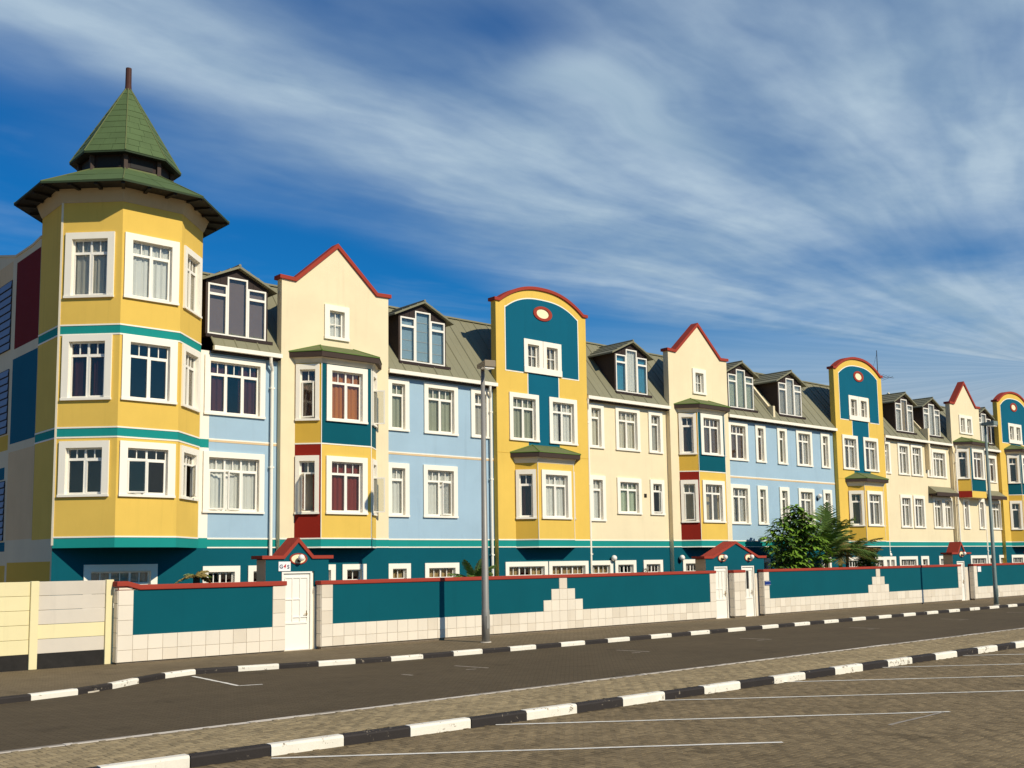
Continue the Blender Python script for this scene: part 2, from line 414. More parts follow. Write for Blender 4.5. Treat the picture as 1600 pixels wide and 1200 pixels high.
def frame_mesh(w, h, n, top, style, opened):
    mb = MB(); f = .045; y0, y1 = .075, .135
    e = .001
    mb.box(0, w, y0, y1, h - f, h - e, frame_m); mb.box(0, w, y0, y1, e, f, frame_m)
    mb.box(e, f, y0 + .002, y1 - .002, f, h - f, frame_m); mb.box(w - f, w - e, y0 + .002, y1 - .002, f, h - f, frame_m)
    L = light_xs(w, n)
    for i in range(n - 1): mb.box(L[i][1], L[i + 1][0], y0, y1, f, h - f, frame_m)
    zt = h * (1 - top)
    for i, (a, b) in enumerate(L):
        if style == 'cross':
            mb.box((a + b) / 2 - .014, (a + b) / 2 + .014, y0 + .01, y1 - .01, f, h - f, frame_m)
            mb.box(a, b, y0 + .012, y1 - .012, h * .5 - .014, h * .5 + .014, frame_m)
            g = .03
            mb.box(a, a + g, y0 + .006, y1 - .006, f, h - f, frame_m); mb.box(b - g, b, y0 + .006, y1 - .006, f, h - f, frame_m)
            continue
        mb.box(a, b, y0 + .003, y1 - .003, zt - .03, zt + .03, frame_m)
        mb.box((a + b) / 2 - .014, (a + b) / 2 + .014, y0 + .01, y1 - .01, zt + .03, h - f, frame_m)
        if i not in opened:
            g = .032 if (i + n) % 2 else .018
            mb.box(a, a + g, y0 - .008, y1 - .006, f, zt - .03, frame_m); mb.box(b - g, b, y0 - .008, y1 - .006, f, zt - .03, frame_m)
            mb.box(a + g, b - g, y0 - .007, y1 - .007, f, f + g, frame_m); mb.box(a + g, b - g, y0 - .007, y1 - .007, zt - .03 - g, zt - .03, frame_m)
    return mb.mesh('frame')
def pane_meshes(w, h, n, top, style, opened):
    out = []; f = .045; zt = h * (1 - top)
    def one(a, b, c, d): out.append(MB().box(a, b, .104, .110, c, d, GLASS).mesh('pane'))
    for i, (a, b) in enumerate(light_xs(w, n)):
        if style == 'cross':
            m_ = (a + b) / 2
            for p, q in ((a, m_), (m_, b)): one(p, q, f, h * .5); one(p, q, h * .5, h - f)
            continue
        one(a, (a + b) / 2, zt + .02, h - f); one((a + b) / 2, b, zt + .02, h - f)
        if i not in opened: one(a, b, f, zt - .02)
    return out
def curtain_mesh(w, h, kind, seed):
    rr = random.Random(seed); mb = MB()
    col, form = kind
    spans = dict(full=[(0, w)], split=[(0, w * .40), (w * .62, w)], left=[(0, w * .5)], right=[(w * .5, w)], sides=[(0, w * .22), (w * .78, w)])[form]
    for a, b in spans:
        n = max(6, int((b - a) / .045)); ph = rr.random() * 6
        pts = []
        for i in range(n + 1):
            x = a + (b - a) * i / n
            pts.append((x, .185 + .022 * math.sin(x * 38 + ph) + .016 * math.sin(x * 71 + ph * 2)))
        for (xa, ya), (xb, yb) in zip(pts, pts[1:]):
            mb.poly([(xa, ya, .02), (xb, yb, .02), (xb, yb, h + .05), (xa, ya, h + .05)], CUR[col])
    return mb.mesh('curtain', smooth=True)
def sash_mesh(w, h):
    mb = MB(); g = .045
    mb.box(0, w, 0, .04, 0, g, frame_m); mb.box(0, w, 0, .04, h - g, h, frame_m); mb.box(0, g, .001, .039, g, h - g, frame_m); mb.box(w - g, w, .001, .039, g, h - g, frame_m)
    mb.box(g, w - g, .017, .022, g, h - g, GLASS)
    return mb.mesh('sash')
SEED = [0]
def win(th, M, x, z, w, h, n=1, cur=None, sur=(.19, .19, .19, .07), top=.235, style='casement', opened=()):
    """opened: tuple of (light, hinge side, angle)"""
    SEED[0] += 1
    dep = .14
    base = BASE[th.name]
    p = M @ Vector((x, 0, z)); rz = M.to_euler().z
    op = tuple(o[0] for o in opened)
    k = (round(w, 3), round(h, 3))
    o = link('window', cached(('s', k, sur), lambda: surround_mesh(w, h, sur, dep)), th, p - base, rz)
    link('frame', cached(('f', k, n, top, style, op), lambda: frame_mesh(w, h, n, top, style, op)), o)
    for me in cached(('p', k, n, top, style, op), lambda: pane_meshes(w, h, n, top, style, op)): link('pane', me, o)
    if cur:
        link('curtain', cached(('c', k, cur, SEED[0] % 4), lambda: curtain_mesh(w, h, cur, SEED[0])), o)
    for li, side, ang in opened:
        a, b = light_xs(w, n)[li]; zt = h * (1 - top) - .02
        me = cached(('sash', round(b - a, 3), round(zt, 3)), lambda: sash_mesh(b - a, zt - .05))
        if side == 'l':
            s = link('sash', me, o, (a, .05, .05), -R(ang))
        else:
            s = link('sash', me, o, (b, .09, .05), math.pi + R(ang))
    return (x, x + w, z, z + h)

# ------------------------------------------------------------------ ground
structure(MB().poly([(-900, -900, -.05), (2500, -900, -.05), (2500, 2500, -.05), (-900, 2500, -.05)], earth_m).build('ground'))
# kerb line of the far pavement (the bay on the left swings towards the camera)
KP = [(-8, 21.4), (2, 21.9), (6.5, 22.45), (8.5, 22.95), (9.9, 24.0), (11.35, 24.95), (12.5, 24.75), (14.8, 24.25), (17.0, 23.92), (21, 23.82), (45, 23.75), (130, 23.7)]
structure(MB().poly([(-60, 15.9, 0), (130, 15.9, 0), (130, 26, 0), (-60, 26, 0)], road_m).build('road'))
wk = MB()
for (xa, ya), (xb, yb) in zip(KP, KP[1:]):
    wk.poly([(xa, ya + .1, .117), (xb, yb + .1, .117), (xb, 33, .117), (xa, 33, .117)], walk_m)
structure(wk.build('pavement'))
structure(MB().poly([(-40, -6, -.009), (110, -6, -.009), (110, 13.62, -.009), (-40, 13.62, -.009)], lot_m).build('parking_lot'))
lot = bpy.data.objects['parking_lot']
IK = [(-12, 13.72), (7.5, 13.5), (13, 13.32), (40, 13.25), (110, 13.2)]
def kerb_y(x):
    for (xa, ya), (xb, yb) in zip(IK, IK[1:]):
        if x <= xb: return ya + (yb - ya) * (x - xa) / (xb - xa)
    return IK[-1][1]
ib = MB()
for (xa, ya), (xb, yb) in zip(IK, IK[1:]):
    lo = [(xa, ya + .1, -.05), (xb, yb + .1, -.05), (xb, 15.75, -.05), (xa, 15.75, -.05)]
    ib.hexa(lo + [(x, y, .121) for x, y, z in lo], lot_m)
island = structure(ib.build('paved_island'))

def paver_grid(x0, x1, y0, y1, z, keep):
    """herringbone block paving: list of (x, y, rotated)"""
    a = .1; out = []
    nx, ny = int((x1 - x0) / a), int((y1 - y0) / a)
    for j in range(ny):
        for i in range(nx):
            k = (i - j) % 4
            if k == 0: c = (x0 + (i + 1) * a, y0 + (j + .5) * a, 0)
            elif k == 3: c = (x0 + (i + .5) * a, y0 + (j + 1) * a, 1)
            else: continue
            if keep(c[0], c[1]): out.append(c)
    return out
def paver_unit():
    L, Wd, H, c = .0978, .0478, .03, .005
    top = [(-L + c, -Wd + c, 0), (L - c, -Wd + c, 0), (L - c, Wd - c, 0), (-L + c, Wd - c, 0)]
    mid_ = [(-L, -Wd, -c), (L, -Wd, -c), (L, Wd, -c), (-L, Wd, -c)]
    return np.array(top + mid_), [(0, 1, 2, 3)] + [(4 + i, 4 + (i + 1) % 4, (i + 1) % 4, i) for i in range(4)]
def in_sight(x, y):
    d = Vector((x, y, 0)) - Vector((0, 0, 2.62)); z = d.dot(Vector(fw))
    if z < 2: return False
    u = d.dot(Vector(rx)) / z; v = d.dot(Vector(dn)) / z
    return abs(u) < .62 and v < .42
def pave(parent, x0, x1, y0, y1, z, rgb, name, far, side):
    cells = paver_grid(x0, x1, y0, y1, z, lambda x, y: in_sight(x, y) and math.hypot(x, y) < far and side(x, y))
    cells.sort(key=lambda c: c[0] ** 2 + c[1] ** 2)
    # the ones that show largest: nearest inside the picture
    def inside(c):
        d = Vector((c[0], c[1], z)) - Vector((0, 0, 2.62)); q = d.dot(Vector(fw))
        u = d.dot(Vector(rx)) / q * 1650 + 800; v = d.dot(Vector(dn)) / q * 1650 + 700
        return 0 < u < 1600 and v < 1196
    near = [c for c in cells if inside(c)][:300]; ns = set(near)
    V, F = paver_unit()
    pm = paver_mat(name + '_single', rgb, False); jm = paver_mat(name + '_joined', rgb, True)
    me = bpy.data.meshes.new('paver'); me.from_pydata([tuple(v) for v in V], [], F); me.materials.append(pm); me.update()
    for c in near:
        o = link('paver', me, parent, (c[0], c[1], z + rng.uniform(-.002, .002)), (math.pi / 2 if c[2] else 0) + rng.normal(0, .008))
        o.rotation_euler.x = rng.normal(0, .006)
    rest = [c for c in cells if c not in ns]
    n = len(rest); vs = np.zeros((n, 8, 3)); C = np.array([(c[0], c[1]) for c in rest]); rot = np.array([c[2] for c in rest], bool)
    VV = np.repeat(V[None], n, 0); RV = VV.copy(); RV[:, :, 0] = -VV[:, :, 1]; RV[:, :, 1] = VV[:, :, 0]
    vs = np.where(rot[:, None, None], RV, VV)
    tilt = rng.normal(0, .008, (n, 2))
    vs[:, :, 2] += vs[:, :, 0] * tilt[:, :1] + vs[:, :, 1] * tilt[:, 1:]
    vs[:, :, 0] += C[:, :1]; vs[:, :, 1] += C[:, 1:]; vs[:, :, 2] += z + rng.uniform(-.002, .002, (n, 1))
    Fa = np.array(F)[None] + (np.arange(n) * 8)[:, None, None]
    m2 = bpy.data.meshes.new('paver_field')
    m2.from_pydata(vs.reshape(-1, 3).tolist(), [], Fa.reshape(-1, 4).tolist()); m2.materials.append(jm)
    at = m2.attributes.new('tint', 'FLOAT', 'POINT'); at.data.foreach_set('value', np.repeat(rng.random(n), 8))
    m2.update()
    o = link('paver_field', m2, parent); stuff(o)
pave(lot, 3.0, 34.0, 4.5, 13.6, .0, (122, 106, 79), 'parking_paver', 33, lambda x, y: y < kerb_y(x) - .07)
pave(island, 3.0, 40.0, 13.35, 15.72, .13, (148, 131, 99), 'island_paver', 40, lambda x, y: y > kerb_y(x) + .24)

# kerbs: single stones, painted by turns
def stone_mesh(L, w, h, m):
    mb = MB()
    c = .035; e = .006
    # section in y (depth) and z with a rounded front arris
    sec = [(0, 0), (0, h - c), (c * .35, h - c * .3), (c, h), (w, h), (w, 0)]
    P = [(e, y, z) for y, z in sec]; Q = [(L - e, y, z) for y, z in sec]
    n = len(sec)
    for i in range(n): mb.poly([P[i], P[(i + 1) % n], Q[(i + 1) % n], Q[i]], m)
    mb.poly(P[::-1], m); mb.poly(Q, m)
    return mb.mesh('kerb_stone')
def kerb(name, path, step, start, first_white, h, w, parent_z):
    bed = MB()
    for (xa, ya), (xb, yb) in zip(path, path[1:]):
        lo = [(xa, ya + .08, -.04), (xb, yb + .08, -.04), (xb, yb + .15, -.04), (xa, ya + .15, -.04)]
        bed.hexa(lo + [(x, y, .03) for x, y, z in lo], grout)
    ko = structure(bed.build(name))
    P = [Vector((x, y, 0)) for x, y in path]
    cum = [0]
    for a, b in zip(P, P[1:]): cum.append(cum[-1] + (b - a).length)
    def at(s):
        for i in range(len(P) - 1):
            if s <= cum[i + 1] or i == len(P) - 2:
                return P[i] + (P[i + 1] - P[i]) * ((s - cum[i]) / (cum[i + 1] - cum[i]))
    # arc length at the given x
    s0 = next(cum[i] + (start - P[i].x) / (P[i + 1].x - P[i].x) * (cum[i + 1] - cum[i]) for i in range(len(P) - 1) if P[i].x <= start <= P[i + 1].x)
    k = -int(s0 / step)
    cache = {}
    n = 0
    while s0 + (k + 1) * step < cum[-1] and n < 140:
        a, b = at(s0 + k * step), at(s0 + (k + 1) * step); d = b - a
        whitep = (k % 2 == 0) == first_white
        key = (round(d.length, 2), whitep)
        if key not in cache: cache[key] = stone_mesh(d.length, w, h + .04, kerb_w if whitep else kerb_b)
        o = link('kerb_stone', cache[key], ko, (a.x, a.y + rng.normal(0, .006), -.04 + rng.normal(0, .004)), math.atan2(d.y, d.x) + rng.normal(0, .004))
        k += 1; n += 1
    return ko
kerb('pavement_kerb', KP, 1.05, 14.75, True, .125, .16, 0)
kerb('island_kerb', IK, 1.17, 7.45, True, .15, .16, 0)
# flush edging on the road side of the island, its paint mostly worn off
ed = MB(); edp = MB()
x = -6.0
while x < 60:
    L = rng.uniform(.9, 1.0)
    ed.box(x, x + L, 15.74, 15.9, -.04, .125 + rng.uniform(-.004, .004), grey_conc)
    if rng.random() < .55:
        a = rng.uniform(0, .3); edp.poly([(x + a, 15.83, .1315), (x + L, 15.83, .1315), (x + L, 15.885, .1315), (x + a, 15.885, .1315)], worn_m)
    x += L + .01
structure(ed.build('island_edging')); structure(edp.build('edging_paint'))
# parking bay lines
pl = MB()
def stripe(mb, a, b, w, z, m, wob=.012):
    a, b = Vector((*a, z)), Vector((*b, z)); d = (b - a).normalized(); s = Vector((-d.y, d.x, 0)); n = 14
    pts = []
    for i in range(n + 1):
        p = a + (b - a) * i / n; q = w * (.5 + rng.uniform(-.10, .10)); o = rng.normal(0, wob * .5)
        pts.append((p + s * (o + q), p + s * (o - q)))
    for (p, q), (r, t) in zip(pts, pts[1:]): mb.poly([p, q, t, r], m)
for i in range(-1, 9):
    x0 = 7.35 + i * 4.05; ln = 7.2 if i == 0 else 7.7
    dxl, dyl = .806, -.592
    stripe(pl, (x0, 13.30), (x0 + dxl * ln, 13.30 + dyl * ln), .085, .0065, line_m)
structure(pl.build('parking_bay_lines'))
pf = MB(); stripe(pf, (17.5, 8.8), (15.6, 8.75), .07, .0065, worn_m); structure(pf.build('worn_bay_line'))
rm = MB()
stripe(rm, (11.4, 24.5), (11.2, 21.75), .09, .005, line_m); stripe(rm, (11.2, 21.75), (11.7, 21.6), .08, .005, line_m)
for x in (17.2, 23.3, 29.3, 36.1, 43.2, 49.5):
    stripe(rm, (x - .05, 21.6), (x + .15, 20.5), .10, .005, worn_m); stripe(rm, (x - .5, 20.6), (x - .2, 20.55), .08, .005, worn_m)
stripe(rm, (15.0, 20.9), (15.06, 20.55), .10, .005, worn_m)
structure(rm.build('road_bay_marks'))

# ------------------------------------------------------------------ the terrace
FY = 32.0            # front of the plain houses
GY = 31.77           # front of the gabled houses
BACK = 40.0
def base_zones(u0, u1): return [(u0, u1, -.1, 3.22, teal), (u0, u1, 3.22, 3.55, band_m)]
def bands(th, M, L):
    mb = MB(); mb.M = M
    mb.box(0, L, -.012, .003, 3.50, 3.55, white_p); mb.box(0, L, -.012, .003, 3.215, 3.255, white_p)
    mb.build('band', th)
def shell(th, u0, u1, y0, top=12.8):
    mb = MB()
    mb.poly([(u0, BACK, -.1), (u1, BACK, -.1), (u1, BACK, top), (u0, BACK, top)], cream)
    for u in (u0 + .002, u1 - .002): mb.poly([(u, y0 + .3, -.1), (u, BACK, -.1), (u, BACK, 9.6), (u, y0 + .3, 9.6)], inner)
    mb.build('back_wall', th)
    mb = MB()
    for z in (3.35, 6.55, 9.6): mb.poly([(u0, y0 + .3, z), (u1, y0 + .3, z), (u1, BACK, z), (u0, BACK, z)], inner)
    mb.poly([(u0, y0 + 1.7, -.1), (u1, y0 + 1.7, -.1), (u1, y0 + 1.7, 9.6), (u0, y0 + 1.7, 9.6)], inner)
    mb.build('inner_wall', th)
RS0, RS1 = Vector((0, 31.74, 9.80)), Vector((0, 34.2, 12.86))
def sheet_mesh(w, cut=0):
    d = (RS1 - RS0); L = d.length; d.normalize(); nrm = Vector((0, -d.z, d.y))
    mb = MB()
    prof = [(0, .0), (.02, .028), (.05, .028), (.07, 0), (w * .5 - .02, 0), (w * .5, .012), (w * .5 + .02, 0), (w, 0)]
    pts = []
    for x, h in prof: pts.append((Vector((x, 0, 0)) + nrm * h + d * cut, Vector((x, 0, 0)) + nrm * h + d * L))
    for (a, b), (c, e) in zip(pts, pts[1:]): mb.poly([a, c, e, b], roof_m)
    mb.poly([a for a, b in pts] + [Vector((w, 0, 0)) - nrm * .01 + d * cut, -nrm * .01 + d * cut], roof_m)
    return mb.mesh('roof_sheet')
def main_roof(th, u0, u1, cut=0):
    mb = MB(); n = Vector((0, -.78, .63)) * -.03
    a = RS0 + n + (RS1 - RS0).normalized() * cut; b = RS1 + n
    mb.poly([(u0, a.y, a.z), (u1, a.y, a.z), (u1, b.y, b.z), (u0, b.y, b.z)], roof_d)
    mb.poly([(u0, RS1.y - .02, RS1.z - .004), (u1, RS1.y - .02, RS1.z - .004), (u1, BACK, 12.80), (u0, BACK, 12.80)], roof_m)
    mb.box(u0, u1, RS1.y - .09, RS1.y + .14, RS1.z - .02, RS1.z + .045, roof_m)
    ro = mb.build('roof', th)
    k = max(1, round((u1 - u0) / .78)); w = (u1 - u0) / k
    me = cached(('sheet', round(w, 3), cut), lambda: sheet_mesh(w, cut))
    base = BASE[th.name]
    for i in range(k):
        o = link('roof_sheet', me, ro, Vector((u0 + i * w, RS0.y, RS0.z)) - base)
        o.location.z += rng.uniform(-.006, .006)
    return ro
def gutter(th, u0, u1, y=FY):
    mb = MB()
    mb.prism([(u0, 9.66), (u1, 9.66), (u1, 9.80), (u0, 9.80)], y - .33, y - .20, trim)
    mb.build('gutter', th)
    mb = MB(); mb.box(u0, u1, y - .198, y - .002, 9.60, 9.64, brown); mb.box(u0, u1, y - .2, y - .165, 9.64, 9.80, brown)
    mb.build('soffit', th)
def downpipe(th, u, y, z0=0, z1=9.66, r=.055, gut=True):
    mb = MB()
    mb.tube([(u, y - .10, z0), (u, y - .10, z1 - .55), (u - .0, y - .11, z1 - .42), (u - .12, y - .22, z1 - .18), (u - .14, y - .26, z1 + .02)] if gut else [(u, y - .10, z0), (u, y - .10, z1)], r, 10, trim)
    for z in (2.9, 5.9, 8.6): mb.box(u - .075, u + .075, y - .16, y + .003, z, z + .05, trim)
    mb.build('downpipe', th, smooth=False)
def dormer(th, u0, kinds):
    Y = 32.1; w = 2.12; cx = w / 2
    M = TF(u0, Y)
    top = lambda x: 12.60 - .46 * abs(x - cx)
    mb = MB(); mb.M = M
    for a, b in ((-.07, -.005), (w + .005, w + .07)): mb.prism([(a, 10.15), (b, 10.15), (b, top(b) - .02), (a, top(a) - .02)], .0, 2.3, brown2)
    for a, b, z in ((-.005, .69, 11.97), (.69, cx, 12.27), (cx, 1.43, 12.27), (1.43, w + .005, 11.97)):
        mb.prism([(a, z), (b, z), (b, top(b)), (a, top(a))], .012, .06, brown)
    for x in (.23, .46, 1.66, 1.89): mb.box(x - .012, x + .012, .0, .012, 11.97, top(x) - .03, brown)
    d = mb.build('dormer', th)
    # roof slabs
    rb = MB(); rb.M = M
    for s in (-1, 1):
        xe = cx + s * 1.42; ze = top(xe)
        sec = [(cx, 12.60), (xe, ze), (xe, ze + .07), (cx, 12.68)]
        rb.prism(sec if s > 0 else sec[::-1], -.17, 2.6, roof_m)
        xs_ = [cx + s * t for t in (.35, .7, 1.05)]
        for x in xs_: rb.prism([(x - .02, top(x) + .07), (x + .02, top(x) + .07), (x + .02, top(x) + .10), (x - .02, top(x) + .10)], -.16, 2.5, roof_m)
    rb.tube([(cx, -.18, 12.69), (cx, 2.6, 12.69)], .05, 8, roof_m)
    rb.build('roof', d)
    sb = MB(); sb.M = M; sb.box(-.1, w + .22, -.12, .05, 10.13, 10.24, brown); sb.build('sill', d)
    fb = MB(); fb.M = M; g = .055; y0, y1 = -.03, .045
    def ring(a, b, c, e): 
        fb.box(a, b, y0, y1, c, c + g, frame_m); fb.box(a, b, y0, y1, e - g, e, frame_m)
        fb.box(a, a + g, y0 + .001, y1 - .001, c + g, e - g, frame_m); fb.box(b - g, b, y0 + .001, y1 - .001, c + g, e - g, frame_m)
    ring(0, .685, 10.25, 11.97); fb.box(g, .63, y0 + .002, y1 - .002, 11.58, 11.66, frame_m)
    ring(.69, 1.43, 10.25, 12.27)
    ring(1.435, w, 10.25, 11.97); fb.box(1.49, w - g, y0 + .002, y1 - .002, 11.58, 11.66, frame_m)
    fb.build('frame', d)
    for a, b, c, e in ((.05, .64, 10.3, 11.6), (.05, .64, 11.64, 11.93), (.74, 1.38, 10.3, 12.22), (1.48, 2.07, 10.3, 11.6), (1.48, 2.07, 11.64, 11.93)):
        pb = MB(); pb.M = M; pb.box(a, b, .005, .011, c, e, GLASS); pb.build('pane', d)
    # blinds and curtains inside
    for (a, b, ze), col in zip(((.03, .66, 11.95), (.72, 1.40, 12.25), (1.46, 2.09, 11.95)), kinds):
        cb = MB(); cb.M = M
        n = 14
        flat = col.endswith('_blind'); c = col.split('_')[0]
        for i in range(n):
            xa, xb = a + (b - a) * i / n, a + (b - a) * (i + 1) / n
            f = (lambda x: .10) if flat else (lambda x: .10 + .022 * math.sin(x * 45))
            cb.poly([(xa, f(xa), 10.26), (xb, f(xb), 10.26), (xb, f(xb), ze), (xa, f(xa), ze)], CUR[c])
        if flat and c == 'sky':
            for z in (10.7, 11.1, 11.5, 11.85): cb.box(a, b, .088, .094, z, z + .02, CUR['grey'])
        cb.build('curtain', d)
    return d

HG = 'houses of the painted terrace'
def L1(*a, **k): return a
def plain_house(name, label, u0, u1, m, lo, hi, base, dorm, midline=False, roof=True, pipe=None, lo_y=None):
    th = thing(name, label, 'house', ((u0 + u1) / 2, FY, 0), HG)
    M = TF(0, FY); holes = []
    for (x, w, n, cur, *r) in hi:
        kw = r[0] if r else {}
        z, h = kw.pop('z', 7.62), kw.pop('h', 1.71)
        holes.append(win(th, M, x, z, w, h, n, cur, **kw))
    if lo_y is None:
        for (x, w, n, cur, *r) in lo:
            kw = r[0] if r else {}
            z, h = kw.pop('z', 4.42), kw.pop('h', 1.74)
            holes.append(win(th, M, x, z, w, h, n, cur, **kw))
    for (x, w, n, cur) in base: holes.append(win(th, M, x, 1.45, w, 1.0, n, cur, top=.37))
    mb = MB(); mb.M = M
    z1 = 9.66
    wall(mb, u0, u1, -.1, z1, holes, base_zones(u0, u1), m)
    mb.build('wall', th)
    bands(th, TF(u0, FY), u1 - u0)
    if midline:
        b = MB(); b.M = TF(u0, FY)
        b.box(0, u1 - u0, -.014, .003, 6.73, 6.775, white_p); b.box(0, u1 - u0, -.010, .003, 6.665, 6.73, CUR['sky'] if False else beige)
        b.build('string_course', th)
    shell(th, u0, u1, FY)
    main_roof(th, u0, u1)
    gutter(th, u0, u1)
    for d in dorm: dormer(th, d[0], d[1])
    if pipe: downpipe(th, pipe, FY)
    return th

def gable_cream(h):            # half width h; outline left to right (x offset, z) of the coping's top
    return [(-h - .10, 12.60), (-h + .50, 12.58), (0, 14.12), (h - .50, 12.58), (h + .10, 12.60)]
def gable_yellow(h):
    pts = [(-h - .10, 13.36), (-h + .16, 13.36)]
    a = h - .16
    for i in range(1, 24):
        t = -1 + 2 * i / 24
        ease = (1 - abs(t) ** 2.3)
        pts.append((t * a, 13.36 + .78 * ease))
    return pts + [(h - .16, 13.36), (h + .10, 13.36)]
def interp(poly, x):
    for (xa, za), (xb, zb) in zip(poly, poly[1:]):
        if xa <= x <= xb: return za + (zb - za) * (x - xa) / (xb - xa) if xb > xa else za
    return poly[-1][1]
def strip_along(mb, poly, t, y0, y1, m):
    """coping of thickness t below the outline, swept from y0 to y1"""
    n = len(poly); off = []
    for i, (x, z) in enumerate(poly):
        a = poly[max(i - 1, 0)]; b = poly[min(i + 1, n - 1)]
        dx_, dz_ = b[0] - a[0], b[1] - a[1]; L = math.hypot(dx_, dz_)
        nx, nz = dz_ / L, -dx_ / L
        k = 1.0
        if 0 < i < n - 1:
            v1 = Vector((x - a[0], z - a[1])).normalized(); v2 = Vector((b[0] - x, b[1] - z)).normalized()
            k = 1 / max(.6, math.sqrt((1 + v1.dot(v2)) / 2))
            h2 = (v1 + v2).normalized(); nx, nz = h2.y, -h2.x
        off.append((x + nx * t * k, z + nz * t * k))
    for i in range(n - 1):
        (xa, za), (xb, zb), (xc, zc), (xd, zd) = poly[i], poly[i + 1], off[i + 1], off[i]
        mb.hexa([(xd, y0, zd), (xc, y0, zc), (xc, y1, zc), (xd, y1, zd), (xa, y0, za), (xb, y0, zb), (xb, y1, zb), (xa, y1, za)], m)
    return off
def bay(th, cx, z0, z1, roof_z, faces, levels, frz=True, Yw=GY, bandb=True):
    """canted bay: faces = list of zone lists for left, front, right"""
    pr, hb, hf = .65, 1.67, 1.02
    A, B, C, D = (cx - hb, Yw), (cx - hf, Yw - pr), (cx + hf, Yw - pr), (cx + hb, Yw)
    Ms = [(TF(*A, 0, -math.pi / 4), pr * math.sqrt(2)), (TF(*B), 2 * hf), (TF(*C, 0, math.pi / 4), pr * math.sqrt(2))]
    mb = MB(); bb = MB()
    for fi, (M, L) in enumerate(Ms):
        holes = []
        for lv in levels:
            z, h, curs, opens = lv
            if fi == 1: holes.append(win(th, M, L / 2 - .63, z, 1.26, h, 2, curs[1], sur=(.21, .21, .19, .07), opened=opens[1]))
            else: holes.append(win(th, M, .17 if fi == 0 else L - .17 - .54, z, .54, h, 1, curs[fi], sur=(.14, .14, .19, .07), opened=opens[fi]))
        mb.M = M; bb.M = M
        wall(mb, 0, L, z0, z1, holes, faces[fi], yellow)
        for z in faces_lines(faces, z0): bb.box(-.004, L + .004, -.012, .003, z, z + .045, white_p)
        if fi == 1:
            bb.box(-.012, .012, -.013, -.001, z0 + .33, z1, white_p); bb.box(L - .012, L + .012, -.013, -.001, z0 + .33, z1, white_p)
    mb.M = Matrix.Identity(4)
    mb.poly([(*A, z0), (*B, z0), (*C, z0), (*D, z0)], teal if bandb else cream)
    b = mb.build('bay_wall', th)
    bb.build('band', b)
    # cornice, dark fascia and hipped roof
    def ringpts(o): return [(cx - hb - o * .9, Yw - .002), (cx - hf - o * .55, Yw - pr - o), (cx + hf + o * .55, Yw - pr - o), (cx + hb + o * .9, Yw - .002)]
    def skirt(mb, o0, za, o1, zb, m):
        P, Q = ringpts(o0), ringpts(o1)
        for i in range(3): mb.poly([(*P[i], za), (*P[i + 1], za), (*Q[i + 1], zb), (*Q[i], zb)], m)
    e = roof_z
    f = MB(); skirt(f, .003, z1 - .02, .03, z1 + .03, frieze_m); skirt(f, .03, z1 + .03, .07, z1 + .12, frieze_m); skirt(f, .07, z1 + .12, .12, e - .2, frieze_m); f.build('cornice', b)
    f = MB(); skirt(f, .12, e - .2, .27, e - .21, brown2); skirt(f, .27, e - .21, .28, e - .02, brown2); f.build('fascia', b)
    r = MB(); P = ringpts(.30); rl, rr_ = (cx - .68, Yw - .003, e + .38), (cx + .68, Yw - .003, e + .38)
    pl_, p2, p3, pr_ = [(x, y, e) for x, y in P]
    r.poly([pl_, p2, rl], moss_roof); r.poly([p2, p3, rr_, rl], moss_roof); r.poly([p3, pr_, rr_], moss_roof)
    lo = [(x, y, e - .025) for x, y in P]
    for i in range(3): r.poly([lo[i], lo[i + 1], (P[i + 1][0], P[i + 1][1], e), (P[i][0], P[i][1], e)], moss_edge)
    r.poly(lo, brown)
    for a, c in ((p2, rl), (p3, rr_)): r.tube([a, c], .025, 6, moss_edge)
    r.tube([pl_, rl], .02, 6, moss_edge)
    r.build('roof', b)
    return b
def faces_lines(faces, z0):
    out = [z0 + .30] if z0 < 4 else []
    if z0 < 4: out.append(z0)
    for z in FL.get(id(faces), ()): out.append(z)
    return out
FL = {}
